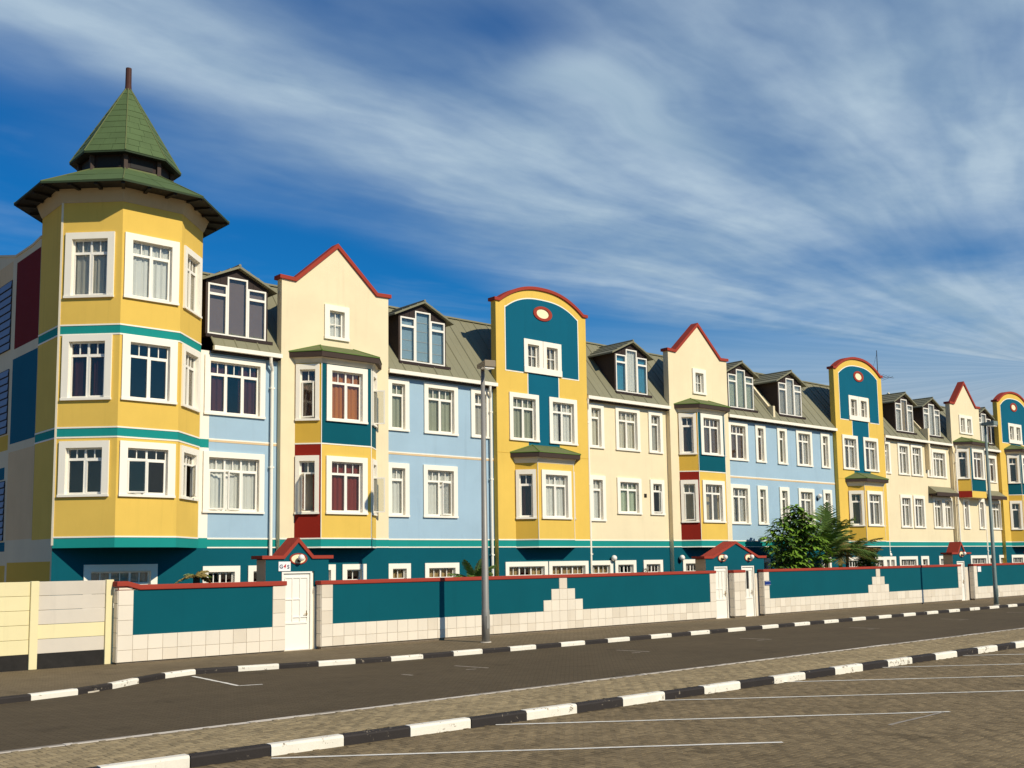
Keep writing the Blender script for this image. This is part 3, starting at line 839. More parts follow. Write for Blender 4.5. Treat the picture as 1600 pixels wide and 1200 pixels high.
def gable_house(name, label, cx, h, kind, base, hi, small, bay_kw, lo=(), pipe=None, extra=None):
    u0, u1 = cx - h, cx + h
    th = thing(name, label, 'house', (cx, GY, 0), HG)
    M = TF(0, GY); holes = []
    m = cream if kind == 'cream' else yellow
    top = gable_cream(h) if kind == 'cream' else gable_yellow(h)
    top = [(cx + x, z) for x, z in top]
    sh = 12.35 if kind == 'cream' else 13.1
    for (x, w, n, cur, *r) in hi: holes.append(win(th, M, x, 7.62, w, 1.71, n, cur, **(r[0] if r else {})))
    for (x, w, n, cur, *r) in lo: holes.append(win(th, M, x, 4.42, w, 1.74, n, cur, **(r[0] if r else {})))
    for (x, w, n, cur, *r) in base: holes.append(win(th, M, x, 1.45, w, 1.0, n, cur, top=.37))
    for (x, w, sur) in small: holes.append(win(th, M, x, 10.68, w, .95, 1, ('white', 'full') if kind == 'cream' else ('grey', 'split'), sur=sur, style='cross'))
    mb = MB(); mb.M = M
    zones = base_zones(u0, u1)
    if kind == 'yellow': zones.append((cx - .89, cx + .89, 6.9, 10.44, teal2))
    wall(mb, u0, u1, -.1, sh, holes, zones, m)
    # gable field above the shoulder, thickness of the parapet
    TH = .30
    xs = sorted({u0, u1, *[min(max(p[0], u0), u1) for p in top]})
    lowt = lambda x: interp(top, x) - .12
    for a, b in zip(xs, xs[1:]):
        mb.poly([(a, 0, sh), (b, 0, sh), (b, 0, lowt(b)), (a, 0, lowt(a))], m)
        mb.poly([(a, TH, 9.5), (a, TH, lowt(a)), (b, TH, lowt(b)), (b, TH, 9.5)], m)
    mb.poly([(u0, 0, -.1), (u0, 0, lowt(u0)), (u0, TH, lowt(u0)), (u0, TH, -.1)], m)
    mb.poly([(u1, 0, -.1), (u1, TH, -.1), (u1, TH, lowt(u1)), (u1, 0, lowt(u1))], m)
    mb.build('wall', th)
    c = MB(); c.M = M; strip_along(c, top, .13, -.07, TH + .06, red_cop); c.build('coping', th)
    bands(th, TF(u0, GY), u1 - u0)
    shell(th, u0, u1, GY)
    main_roof(th, u0, u1, .55)
    if kind == 'yellow':
        # painted field with white outline, plaque, white lines of the stem
        arch = lambda x: 13.02 + .58 * (1 - abs((x - cx) / 2.07) ** 2.6)
        def field(gr, y, mm, nm):
            f = MB(); f.M = M; n = 40
            e = [cx - 2.08 - gr + (4.16 + 2 * gr) * i / n for i in range(n + 1)] + [cx - 1.08, cx + 1.08]
            e = sorted(e)
            for a, b in zip(e, e[1:]):
                q = (a + b) / 2; z0 = 10.43 - gr
                if abs(q - cx) < 1.08: z0 = 11.83
                za, zb = (arch(min(max(t, cx - 2.07), cx + 2.07)) + gr for t in (a, b))
                f.poly([(a, y, z0), (b, y, z0), (b, y, zb), (a, y, za)], mm)
                f.poly([(a, y, za), (b, y, zb), (b, .002, zb), (a, .002, za)], mm)
            f.build(nm, th)
        field(.05, -.008, white_p, 'panel_border'); field(0, -.014, teal2, 'painted_panel')
        o = MB(); o.M = M
        el = lambda rx_, rz_, y, mm, n=36: o.poly([(cx + rx_ * math.cos(2 * math.pi * i / n), y, 13.03 + rz_ * math.sin(2 * math.pi * i / n)) for i in range(n)], mm)
        n = 36
        for i in range(n):
            t0, t1 = 2 * math.pi * i / n, 2 * math.pi * (i + 1) / n
            P = lambda t, k, y: (cx + .54 * k * math.cos(t), y, 13.03 + .31 * k * math.sin(t))
            o.poly([P(t0, 1, -.05), P(t1, 1, -.05), P(t1, .66, -.05), P(t0, .66, -.05)], red_cop)
            o.poly([P(t0, 1, -.05), P(t0, 1, .0), P(t1, 1, .0), P(t1, 1, -.05)], red_cop)
            o.poly([P(t0, .66, -.05), P(t1, .66, -.05), P(t1, .66, -.02), P(t0, .66, -.02)], red_cop)
        el(.36, .205, -.02, oval_m)
        o.build('oval_plaque', th)
        l = MB(); l.M = M
        for s in (-.89, .89): l.box(cx + s - .022, cx + s + .022, -.01, .003, 9.52, 10.40, white_p)
        l.box(u0, u1, -.008, .002, 7.02, 7.035, mustard)
        l.build('white_line', th)
    if bay_kw: bay(th, cx, **bay_kw)
    if pipe: downpipe(th, pipe, FY if kind == 'yellow' else GY, gut=True)
    return th
full = lambda c: (c, 'full')
NO = ((), (), ())
S2 = 1.8; W2 = 1.26; W1 = .6

# -- corner house: tower, patchwork end wall
T = thing('corner_house', 'yellow corner tower house with green pointed roof and patchwork end wall', 'house', (12.7, 32, 0), HG)
TCX, TCY, AP = 12.71, 32.86, 2.24
def octv(k=1.0):
    a = AP * k; s = a * math.tan(math.pi / 8)
    return [(TCX + x, TCY + y) for x, y in ((-s, -a), (s, -a), (a, -s), (a, s), (s, a), (-s, a), (-a, s), (-a, -s))]
V = octv(); SIDE = 2 * AP * math.tan(math.pi / 8)
tw = MB(); tb = MB(); bx_ = MB()
order = [(7, 0), (0, 1), (1, 2), (6, 7), (2, 3), (3, 4), (4, 5), (5, 6)]
TW = {0: (.335, 1.10), 1: (.31, 1.23), 2: (.40, 1.10)}
curt = {0: [None, ('maroon', 'split'), ('cream', 'full')], 1: [None, None, ('white', 'full')], 2: [None, ('maroon', 'left'), ('grey', 'full')]}
for k, (i, j) in enumerate(order):
    a, b = V[i], V[j]; ang = math.atan2(b[1] - a[1], b[0] - a[0]); M = TF(*a, 0, ang)
    holes = []; zl = 3.22 if k < 3 else (9.0 if k > 3 else 3.5)
    if k < 3:
        x, w = TW[k]
        for lv, (z, h) in enumerate(((4.77, 1.37), (7.62, 1.69), (10.70, 1.73))):
            op = ()
            if lv == 0 and k == 1: op = ((0, 'l', 22),)
            if lv == 0 and k == 2: op = ((1, 'r', 35),)
            holes.append(win(T, M, x, z, w, h, 2, curt[k][lv], sur=(.235, .235, .2, .07) if k == 1 else (.2, .2, .2, .07), opened=op))
    tw.M = M
    zones = [(0, SIDE, 9.53, 9.81, band_m), (0, SIDE, 6.46, 6.74, band_m)]
    if k < 3: zones.append((0, SIDE, 3.22, 3.54, band_m))
    if k > 3: zones = []
    wall(tw, 0, SIDE, zl, 13.62, holes, zones, yellow)
    tb.M = M
    for z in ((9.50, 9.79, 6.43, 6.72, 3.51) if k < 3 else (9.50, 9.79, 6.43, 6.72) if k == 3 else ()): tb.box(-.004, SIDE + .004, -.014, .003, z, z + .045, white_p)
    if k == 0: tb.box(-.03, .03, -.016, .002, 3.3, 13.58, frieze_m)
tw.M = Matrix.Identity(4)
tw.poly([(*V[7], 3.22), (*V[0], 3.22), (*V[1], 3.22), (*V[2], 3.22)], teal)
tw.build('tower_wall', T); tb.build('band', T)
def octskirt(mb, k0, z0, k1, z1, m, n=8):
    P, Q = octv(k0), octv(k1)
    for i in range(8):
        j = (i + 1) % 8
        mb.poly([(*P[i], z0), (*P[j], z0), (*Q[j], z1), (*Q[i], z1)], m)
f = MB(); octskirt(f, 1.004, 13.56, 1.02, 13.62, frieze_shade); octskirt(f, 1.02, 13.62, 1.05, 13.80, frieze_shade); octskirt(f, 1.05, 13.80, 1.08, 13.98, frieze_shade); f.build('frieze', T)
s = MB()  # underside and rafter ends coloured near black to paint in the eave's shade
octskirt(s, 1.04, 13.95, 1.34, 13.93, dark)
for i in range(8):
    P, Q = octv(1.08), octv(1.31); j = (i + 1) % 8
    for t in (.0, .33, .66):
        a = Vector((*P[i], 0)).lerp(Vector((*P[j], 0)), t); b = Vector((*Q[i], 0)).lerp(Vector((*Q[j], 0)), t)
        d = (b - a).normalized(); q = Vector((-d.y, d.x, 0)) * .05
        s.hexa([a - q + Vector((0, 0, 13.88)), b - q + Vector((0, 0, 13.87)), b + q + Vector((0, 0, 13.87)), a + q + Vector((0, 0, 13.88)),
                a - q + Vector((0, 0, 13.96)), b - q + Vector((0, 0, 13.94)), b + q + Vector((0, 0, 13.94)), a + q + Vector((0, 0, 13.96))], dark)
s.build('eave', T)
def slated(name, k0, z0, k1, z1, rows, per):
    """octagonal roof skin of separate slates over a board deck"""
    d = MB(); octskirt(d, k0 * .985, z0 - .03, max(k1 * .97, .001), z1 - .02, green_d); octskirt(d, k0, z0 - .05, k0, z0 - .0, green_d)
    ro = d.build(name, T)
    for i in range(8):
        j = (i + 1) % 8
        for r in range(rows):
            t0, t1 = r / rows, (r + 1) / rows
            ka, kb = k0 + (k1 - k0) * t0, k0 + (k1 - k0) * min(1, t1 + .02)
            za, zb = z0 + (z1 - z0) * t0, z0 + (z1 - z0) * min(1, t1 + .02)
            P, Q = octv(ka), octv(max(kb, .004))
            n = max(1, round(per * (ka / k0)))
            offs = .0 if r % 2 == 0 else .5 / n
            cuts = [0] + [c for c in ((q + offs) / n for q in range(0 if offs else 1, n)) if .03 < c < .97] + [1]
            for c0, c1 in zip(cuts, cuts[1:]):
                g = .004
                lo = lambda t: Vector((*P[i], za)).lerp(Vector((*P[j], za)), t)
                up = lambda t: Vector((*Q[i], zb)).lerp(Vector((*Q[j], zb)), t)
                a, b, c, e = lo(c0 + g), lo(c1 - g), up(c1 - g), up(c0 + g)
                nrm = (b - a).cross(e - a)
                if nrm.length < 1e-7: continue
                nrm.normalize(); lift = rng.uniform(.010, .018)
                sl = MB()
                sl.hexa([a, b, c, e, a + nrm * lift, b + nrm * lift, c + nrm * .004, e + nrm * .004], green_roof)
                sl.build('slate', ro)
    return ro
lowr = slated('lower_roof', 1.345, 13.97, .585, 14.96, 2, 1.6)
upr = slated('spire_roof', .70, 15.46, .03, 18.15, 11, 3)
h = MB()
for i in range(8):
    for (ka, za, kb, zb) in ((1.345, 13.99, .585, 14.98), (.70, 15.48, .03, 18.17)):
        h.tube([(*octv(ka)[i], za), (*octv(kb)[i], zb)], .02, 6, moss_roof)
h.build('hip', upr)
ln = MB(); octskirt(ln, .56, 14.8, .56, 15.6, brown); octskirt(ln, .57, 15.43, .70, 15.41, dark)
for i in range(8):
    p = octv(.575)[i]; ln.box(p[0] - .06, p[0] + .06, p[1] - .06, p[1] + .06, 14.9, 15.5, brown2)
P = octv(.565)
for i in range(8):
    j = (i + 1) % 8; a = Vector((*P[i], 0)).lerp(Vector((*P[j], 0)), .16); b = Vector((*P[i], 0)).lerp(Vector((*P[j], 0)), .84)
    ln.poly([(a.x, a.y, 15.05), (b.x, b.y, 15.05), (b.x, b.y, 15.38), (a.x, a.y, 15.38)], dark)
octskirt(ln, .60, 14.93, .585, 15.0, moss_roof)
ln.build('lantern', T)
MB().tube([(TCX, TCY, 17.95), (TCX, TCY, 18.3), (TCX, TCY, 18.86)], [.12, .10, .095], 10, mast_m).build('finial', T)
tin = MB()
for z in (3.35, 6.6, 9.66, 13.6): tin.poly([(*p, z) for p in V], inner)
tin.poly([(10.6, 33.9, 3), (15.2, 33.9, 3), (15.2, 33.9, 13.6), (10.6, 33.9, 13.6)], inner)
tin.build('inner_wall', T)
# front wall under the tower and the white pilaster beside it
M = TF(0, FY)
hl = [win(T, M, 11.62, 1.5, 1.83, 1.02, 3, ('grey', 'full'), sur=(.21, .21, .21, .07), top=.36)]
cw = MB(); cw.M = M; wall(cw, 10.47, 15.30, -.1, 3.22, hl, [], teal)
wall(cw, 14.96, 15.30, 3.22, 9.66, [], [(14.9, 15.4, 3.22, 3.54, band_m), (14.9, 15.4, 6.46, 6.74, band_m)], white_p); cw.build('wall', T)
# end wall: u = 10.47, seen from the left; local x runs towards the front
EM = TF(10.47, 42.0, 0, -math.pi / 2)
YL = lambda y: 42.0 - y
ew = MB(); ew.M = EM
zones = [(YL(36.2), YL(33.82), 9.78, 12.68, maroon), (YL(36.3), YL(33.82), 6.66, 9.46, teal2), (YL(36.4), YL(33.82), 3.55, 6.40, beige), (YL(36.15), YL(32.02), .0, 2.84, mustard),
         (0, YL(36.6), 12.2, 13.2, beige), (0, YL(36.5), 6.5, 7.0, mustard), (0, YL(36.75), 5.55, 5.95, teal2), (0, YL(36.45), 3.2, 3.5, teal2), (0, YL(36.35), .0, 2.75, mustard),
         (YL(33.64), YL(31.94), 2.9, 3.5, offw)]
wall(ew, 0, YL(33.80), -.1, 12.85, [], zones, offw)
wall(ew, YL(33.80), YL(31.94), -.1, 3.5, [], [(YL(33.8), YL(32.06), .0, 2.84, mustard)], offw)
ew.prism([(0, 12.85), (YL(33.8), 12.85), (YL(33.8), 12.97), (YL(34.6), 12.90), (YL(36.3), 12.92), (YL(38.3), 13.35), (0, 14.1)], .0, .28, offw)
ew.build('end_wall', T)
ep = MB(); ep.M = EM
strip_along(ep, [(0, 14.18), (YL(38.3), 13.43), (YL(36.3), 12.98), (YL(34.6), 12.96), (YL(33.8), 13.03)], .07, -.03, .32, offw); ep.build('coping', T)
for z0, z1, hue in ((9.85, 12.2, 0), (7.05, 9.2, 0), (3.55, 5.5, 0)):
    lv = MB(); lv.M = EM
    lv.box(YL(39.6), YL(36.62), -.02, .0, z0, z1, louvre_g)
    lo = lv.build('louvre_window', T)
    n = 9
    for i in range(n):
        q = MB(); q.M = EM; zz = z0 + (z1 - z0) * i / n; dz = (z1 - z0) / n
        q.hexa([(YL(39.6), -.06, zz + .01), (YL(36.62), -.06, zz + .01), (YL(36.62), -.045, zz + .01), (YL(39.6), -.045, zz + .01),
                (YL(39.6), -.035, zz + dz - .03), (YL(36.62), -.035, zz + dz - .03), (YL(36.62), -.022, zz + dz - .03), (YL(39.6), -.022, zz + dz - .03)], louvre_m)
        q.build('slat', lo)
rb = MB(); rb.poly([(10.5, 33.8, 12.80), (15.3, 33.8, 12.80), (15.3, 42, 12.80), (10.5, 42, 12.80)], roof_m); rb.poly([(10.5, 42, 0), (15.3, 42, 0), (15.3, 42, 14), (10.5, 42, 14)], offw); rb.build('roof', T)

# -- the houses, left to right
plain_house('blue_house', 'narrow pale blue house between the corner tower and a cream gable', 15.30, 17.78, blue_p,
            [(15.28 + .02, 1.80, 3, ('white', 'full'), dict(opened=((0, 'l', 20), (1, 'r', 16))))], [(15.30, 1.80, 3, ('maroon', 'split'))],
            [(15.34, .92, 2, None), (16.93, .5, 1, None)], [(15.23, ('dark_blind', 'dark_blind', 'dark_blind'))], midline=True, pipe=17.52)
def bay_faces(L1c, L2c, lines=(6.74,), z0=3.2, split=6.78):
    """colours: (left, front, right) for the lower and the upper storey"""
    out = []
    for a, b in zip(L1c, L2c):
        z = [(-1, 9, z0, split, a), (-1, 9, split, 20, b)]
        if z0 < 4: z.append((-1, 9, z0, z0 + .32, band_m))
        out.append(z)
    FL[id(out)] = lines
    FACE_KEEP.append(out)
    return out
FACE_KEEP = []
CB = dict(z0=3.2, z1=9.58, roof_z=9.95)
gable_house('cream_gable_house', 'cream house with pointed gable and red bay, beside the narrow blue house', 20.0, 2.22, 'cream',
            [(19.02 + .02, .72, 2, None), (20.42, .62, 1, None), (18.0, .6, 1, None)], [], [(19.67, .62, (.2, .2, .2, .1))],
            dict(CB, faces=bay_faces((darkred, yellow, yellow), (mustard, teal, teal)),
                 levels=[(4.42, 1.74, (('red', 'sides'), ('red', 'full'), None), (((0, 'l', 62),), (), ((0, 'r', 95),))),
                         (7.62, 1.71, (('brown', 'full'), ('orange', 'full'), None), (((0, 'l', 14),), (), ((0, 'r', 95),)))]))
plain_house('blue_house', 'pale blue house with light blue dormer blind, behind the nearest street lamp', 22.22, 27.50, blue_p,
            [(22.50, W1, 1, ('white', 'full')), (24.15, W2, 2, ('white', 'full'), dict(opened=((1, 'r', 14),)))],
            [(22.51, W1, 1, full('green')), (24.20, W2, 2, full('green')), (26.51, W1, 1, full('grey'))],
            [(22.53, .62, 1, ('tan', 'full')), (24.19, W2, 2, ('tan', 'full'))], [(22.99, ('sky_blind', 'sky_blind', 'sky_blind'))], midline=True, pipe=27.28)
YB = dict(z0=3.2, z1=6.64, roof_z=7.05)
Y_L2 = lambda cx, a, b: [(cx - 1.76, 1.25, 2, a), (cx + .47, 1.26, 2, b)]
Y_SM = lambda cx: [(cx - .90, .64, (.21, .22, .21, .25)), (cx + .18, .64, (.20, .22, .21, .25))]
gable_house('yellow_gable_house', 'yellow house with rounded gable, petrol panel and small roofed bay, in plain view mid row', 30.10, 2.60, 'yellow',
            [(28.0, 1.94, 3, ('tan', 'split')), (30.38, 1.94, 3, ('tan', 'full'))], Y_L2(30.10, full('green'), ('white', 'split')), Y_SM(30.10),
            dict(YB, faces=bay_faces((mustard, yellow, yellow), (yellow,) * 3, ()), levels=[(4.42, 1.74, (full('maroon'), ('white', 'full'), full('grey')), NO)]))  # left bay side: shading put into the colour by mustard
plain_house('cream_house', 'cream house with white and aqua dormer curtains, between yellow and cream gables', 32.70, 38.23, cream,
            [(33.15, W1, 1, full('white')), (34.89, 1.23, 2, full('mint'), dict(z=4.76, h=1.37)), (37.12, W1, 1, ('dark', 'left'), dict(z=4.76, h=1.37, opened=((0, 'l', 16),)))],
            [(33.14, W1, 1, full('cream')), (34.89, 1.24, 2, full('cream')), (37.12, W1, 1, full('grey'))],
            [(32.9, 1.2, 2, ('tan', 'full')), (34.62, 1.0, 2, None), (36.5, .95, 2, None)], [(34.93, ('aqua', 'white', 'aqua'))], pipe=32.86)
gable_house('cream_gable_house', 'cream house with pointed gable behind the gateway with two doors', 40.48, 2.25, 'cream',
            [(39.0, .95, 2, None), (40.3, .6, 1, None), (41.5, .6, 1, None)], [], [(40.18, .62, (.2, .2, .2, .1))],
            dict(CB, faces=bay_faces((darkred, yellow, yellow), (mustard, teal, teal)),
                 levels=[(4.42, 1.74, (None, None, None), (((0, 'l', 12),), (), ())), (7.62, 1.71, (full('brown'), full('brown'), None), NO)]))
D = plain_house('blue_house', 'wide pale blue house with two dormers, behind the leafy tree', 42.73, 52.58, blue_p,
            [(43.15, 1.22, 2, ('white', 'split')), (45.41, .5, 1, full('grey')), (47.36, .5, 1, ('grey', 'full')), (49.1, 1.13, 2, ('white', 'split')), (51.48, .5, 1, full('grey'))],
            [(43.15, 1.22, 2, full('brown')), (45.42, .5, 1, full('brown')), (47.35, .5, 1, full('green')), (49.1, 1.13, 2, ('white', 'split')), (51.48, .5, 1, full('grey'))],
            [(43.2, 1.2, 2, None), (45.4, .5, 1, None), (47.4, .5, 1, None), (48.2, 1.3, 3, None), (51.0, .6, 1, None)], [(43.24, ('mint_blind', 'mint_blind', 'mint_blind')), (47.63, ('grey', 'white', 'white'))], midline=True)
def firewall(th, u, drop=False):
    mb = MB()
    d = (RS1 - RS0).normalized(); n = Vector((0, -d.z, d.y))
    a, b = RS0 + d * .95, RS1 + d * .3
    for p, q in ((a, b),):
        mb.hexa([(u, *(p - n * .1)[1:]), (u + .17, *(p - n * .1)[1:]), (u + .17, *(q - n * .1)[1:]), (u, *(q - n * .1)[1:]),
                 (u, *(p + n * .16)[1:]), (u + .17, *(p + n * .16)[1:]), (u + .17, *(q + n * .16)[1:]), (u, *(q + n * .16)[1:])], cream)
    z0 = 9.7 if drop else 9.9
    mb.box(u + .002, u + .168, 31.90 if not drop else 31.72, 32.25, z0 if not drop else 8.0, a.z + .06, cream)
    mb.build('party_parapet', th)
firewall(D, 46.80)
gable_house('yellow_gable_house', 'yellow house with rounded gable and petrol panel, right of the palm', 55.20, 2.60, 'yellow',
            [(53.2, 1.6, 3, None), (56.2, .9, 2, None), (57.1, .5, 1, None)], Y_L2(55.08, ('white', 'split'), ('white', 'split')), Y_SM(55.1),
            dict(YB, faces=bay_faces((mustard, yellow, yellow), (yellow,) * 3, ()), levels=[(4.42, 1.74, (('dark', 'sides'), ('grey', 'split'), None), NO)]))  # mustard darkens the left bay side as painted shade
Eh = plain_house('cream_house', 'cream house with twin white windows and brown dormer blind, left of a roof parapet', 57.82, 63.15, cream,
            [(59.87, 1.02, 2, ('white', 'split')), (61.46, 1.04, 2, ('white', 'split'))],
            [(58.18, .42, 1, full('grey')), (59.87, 1.02, 2, full('white')), (61.46, 1.04, 2, full('white'))],
            [(59.4, 1.8, 4, None), (62.0, .6, 1, None), (58.2, .4, 1, None)], [(59.89, ('white', 'tan_blind', 'white'))], pipe=57.98)
firewall(Eh, 63.12, True)
E2 = plain_house('cream_house', 'cream house with lean-to tiled canopy and white dormer blind, left of the last pointed gable', 63.15, 66.30, cream,
            [(63.95, .95, 2, full('cream')), (65.30, .95, 2, full('cream'))], [(64.10, 1.52, 3, ('cream', 'full'), dict(h=1.55)), (63.42, .25, 1, None)],
            [(64.3, .8, 2, None)], [(63.37, ('white', 'white_blind', 'white'))])
def leanto(th, u0, u1):
    mb = MB()
    mb.hexa([(u0, 31.45, 6.52), (u1, 31.45, 6.52), (u1, 31.998, 6.52), (u0, 31.998, 6.52), (u0, 31.45, 6.58), (u1, 31.45, 6.58), (u1, 31.998, 7.0), (u0, 31.998, 7.0)], roof_m)
    mb.box(u0, u1, 31.43, 31.449, 6.36, 6.6, brown2); mb.box(u0 + .01, u1 - .01, 31.5, 31.997, 6.40, 6.515, brown)
    mb.build('lean_to_roof', th)
leanto(E2, 63.3, 66.2)
gable_house('cream_gable_house', 'cream house with pointed gable and paired small windows, beyond the far gateway', 68.40, 2.06, 'cream',
            [(68.1, 2.0, 4, None)], [], [(67.65, .56, (.18, .2, .2, .1)), (68.56, .56, (.18, .2, .2, .1))],
            dict(z0=6.36, z1=9.58, roof_z=9.98, bandb=False, faces=bay_faces((darkred, yellow, yellow), (mustard, teal, teal), (), 6.36, 6.78),
                 levels=[(7.62, 1.71, (full('brown'), full('brown'), None), NO)]), lo=[(67.5, .5, 1, full('brown')), (69.7, .5, 1, full('brown'))], pipe=66.5)
E3 = plain_house('cream_house', 'cream house with pale canopy, just before the last rounded gable', 70.46, 73.30, cream,
            [(71.9, 1.35, 3, full('cream'))], [(71.75, 1.1, 2, ('brown', 'split'), dict(h=1.6))], [(71.2, .6, 1, None), (72.8, .9, 2, None)], [(70.75, ('white', 'white_blind', 'maroon'))], pipe=70.8)
leanto(E3, 70.6, 73.2)
gable_house('yellow_gable_house', 'yellow house with rounded gable cut by the right edge of the picture', 75.92, 2.60, 'yellow',
            [(74.2, 1.6, 3, None)], [], Y_SM(75.92),
            dict(CB, faces=bay_faces((mustard, yellow, yellow), (teal, teal, teal)), levels=[(4.42, 1.74, (full('dark'), full('grey'), None), NO), (7.62, 1.71, (full('brown'), full('brown'), None), NO)]))  # lower left bay side coloured darker for its shading
plain_house('blue_house', 'pale blue house past the last rounded gable, outside the picture', 78.52, 86.0, blue_p, [(79.5, W2, 2, full('cream')), (82.5, W2, 2, full('cream'))], [(79.5, W2, 2, full('cream')), (82.5, W2, 2, full('cream'))], [], [(80.0, ('white', 'white', 'white'))], midline=True)  # unseen house, continues the row beyond the camera's view

# wall-mounted globe lamps on the petrol base, small vent, roof aerial
def globe_lamp(label, x, y, z, r=.13):
    t = thing('wall_lamp', label, 'lamp', (x, y, z), 'globe lamps on the house fronts')
    MB().box(x - .05, x + .05, y - .05, y + .01, z - .22, z - .08, dark).tube([(x, y - .04, z - .15), (x, y - .16, z - .14), (x, y - .16, z - .08)], .02, 6, dark).build('bracket', t)
    MB().ball((x, y - .16, z + .02), r, globe_m).build('globe', t, smooth=True)
globe_lamp('white globe lamp on the petrol base below the cream house', 34.25, FY, 2.72)
globe_lamp('white globe lamp on the petrol base left of the two-door gateway', 38.62, GY, 2.70)
globe_lamp('white globe lamp on the petrol base above the garden bush', 57.9, FY, 2.72)
globe_lamp('white globe lamp high on the pale blue wall above the palm', 50.75, FY, 5.95)
v = thing('wall_vent', 'small dark vent in the cream wall between two lower windows', 'vent', (36.6, FY, 5.56))
MB().box(36.52, 36.69, FY - .02, FY + .01, 5.48, 5.65, brown).build('vent_frame', v)
for i in range(3): MB().box(36.535, 36.675, FY - .034, FY - .021, 5.495 + i * .05, 5.53 + i * .05, dark).build('slat', v)
a = thing('roof_aerial', 'thin metal television aerial on the roof above the cream houses', 'aerial', (63.3, 35.0, 12.8))
MB().tube([(63.3, 35, 12.8), (63.3, 35, 16.1)], .025, 6, steel).build('mast', a)
for z, n in ((14.35, 5),):
    b = MB(); b.tube([(62.9, 35, z), (64.6, 34.6, z)], .016, 5, steel); b.build('boom', a)
    for i in range(n):
        q = 63.0 + i * .38; MB().tube([(q, 34.6, z + .1), (q - .1, 35.3, z - .08)], .010, 5, steel).build('dipole', a)
MB().tube([(63.3, 35, 15.9), (65.0, 36.5, 14.6)], .008, 4, steel).build('stay_wire', a)
pv = thing('roof_vent', 'small roof vent poking above the ridge beside the aerial', 'vent', (66.2, 35.4, 12.8))
MB().tube([(66.2, 35.4, 12.75), (66.2, 35.4, 13.35)], .05, 8, steel).build('pipe', pv)
MB().tube([(66.2, 35.4, 13.33), (66.2, 35.4, 13.40), (66.2, 35.4, 13.5)], [.14, .14, .03], 8, steel).build('cowl', pv)

# ------------------------------------------------------------------ boundary walls and gateways
WY, WTH = 27.8, .25
TS, TH_ = .4, .39
WG = 'tiled boundary walls along the pavement'
tile_me = {}
def tile_mesh(w, h, alt):
    k = (round(w, 3), round(h, 3), alt)
    if k not in tile_me:
        mb = MB(); g = .004
        m = tile_d if alt else tile_m
        c = .005
        f = [(g + c, -.016, g + c), (w - g - c, -.016, g + c), (w - g - c, -.016, h - g - c), (g + c, -.016, h - g - c)]
        b = [(g, -.011, g), (w - g, -.011, g), (w - g, -.011, h - g), (g, -.011, h - g)]; z = [(g, .0, g), (w - g, .0, g), (w - g, .0, h - g), (g, .0, h - g)]
        mb.poly(f, m)
        for i in range(4):
            j = (i + 1) % 4
            mb.poly([b[i], b[j], f[j], f[i]], m); mb.poly([z[i], z[j], b[j], b[i]], m)
        tile_me[k] = mb.mesh('tile')
    return tile_me[k]
def boundary(label, u0, u1, cols, pyr, zb=.19, zt=2.03, front=WY, raised_end=False):
    th = thing('boundary_wall', label, 'wall', ((u0 + u1) / 2, front, 0), WG)
    base = BASE[th.name]
    MB().box(u0 + .002, u1 - .002, front, front + WTH, zb, zt, wall_teal).build('wall', th)
    MB().box(u0 + .01, u1 - .01, front + .02, front + WTH - .02, -.05, zb, stone_base).build('footing', th)
    cp = MB()
    if raised_end:
        strip_along(cp, [(u0 - .05, 2.27), (u0 + .25, 2.27), (u0 + .6, 2.17), (u1 + .04, 2.17)], .135, front - .05, front + WTH + .05, red_cop)
        cp.box(u0 + .003, u0 + .4, front + .003, front + WTH - .003, zt, 2.12, tile_m)
    else:
        cp.box(u0 - .035, u1 + .035, front - .035, front + WTH + .05, zt + .004, zt + .122, red_cop)
    cp.build('coping', th, bevel=.02)
    MB().box(u0, u0 + .001, front + .001, front + WTH - .001, zb, zt, grout)
    # tiles: bottom courses, columns, stepped pyramids
    n = max(1, round((u1 - u0) / TS)); w = (u1 - u0) / n
    rows = [(zb, .47 - zb), (.47, .385)]
    cells = []
    for z, h in rows:
        for i in range(n): cells.append((u0 + i * w, z, w, h))
    for c in cols:
        i0 = min(n - 1, max(0, round((c - u0) / w)))
        for r in range(3):
            z = .855 + r * (zt - .855) / 3; cells.append((u0 + i0 * w, z, w, (zt - .855) / 3))
    for pc in pyr:
        i0 = int((pc - u0) / w)
        for r, half in enumerate((2, 1, 0)):
            for q in range(-half, half + 1): cells.append((u0 + (i0 + q) * w, .855 + r * (zt - .855) / 3, w, (zt - .855) / 3))
    g = MB()
    for (x, z, ww, h) in cells: g.box(x, x + ww, front - .004, front - .0005, z, z + h, grout)
    g.build('tile_bed', th)
    seen = set()
    for (x, z, ww, h) in cells:
        if (round(x, 2), round(z, 2)) in seen: continue
        seen.add((round(x, 2), round(z, 2)))
        o = link('tile', tile_mesh(ww, h, rng.random() < .22), th, Vector((x, front - .003 + rng.uniform(-.002, .001), z)) - base)
    # tiled returns at the ends
    for u, sgn in ((u0, -1), (u1, 1)):
        z = zb
        while z < zt - .05:
            h = min(.385, zt - z)
            o = link('tile', tile_mesh(WTH, h, False), th, Vector((u, front + (WTH if sgn < 0 else 0), z)) - base, -math.pi / 2 if sgn < 0 else math.pi / 2)
            z += h
    return th
boundary('petrol boundary wall panel left of the single-door gateway', 10.83, 15.76, (10.83, 15.2), (), zb=.16, raised_end=True)
boundary('long petrol boundary wall with white tile pyramid behind the nearest street lamp', 16.98, 36.10, (16.98, 35.75), (27.2,))
boundary('short tiled wall pier between the two doors of the double gateway', 37.36, 38.16, (37.36, 37.8), ())
boundary('long petrol boundary wall with tile pyramid below the leafy tree and palm', 39.52, 58.2, (39.52, 57.8), (49.3,))
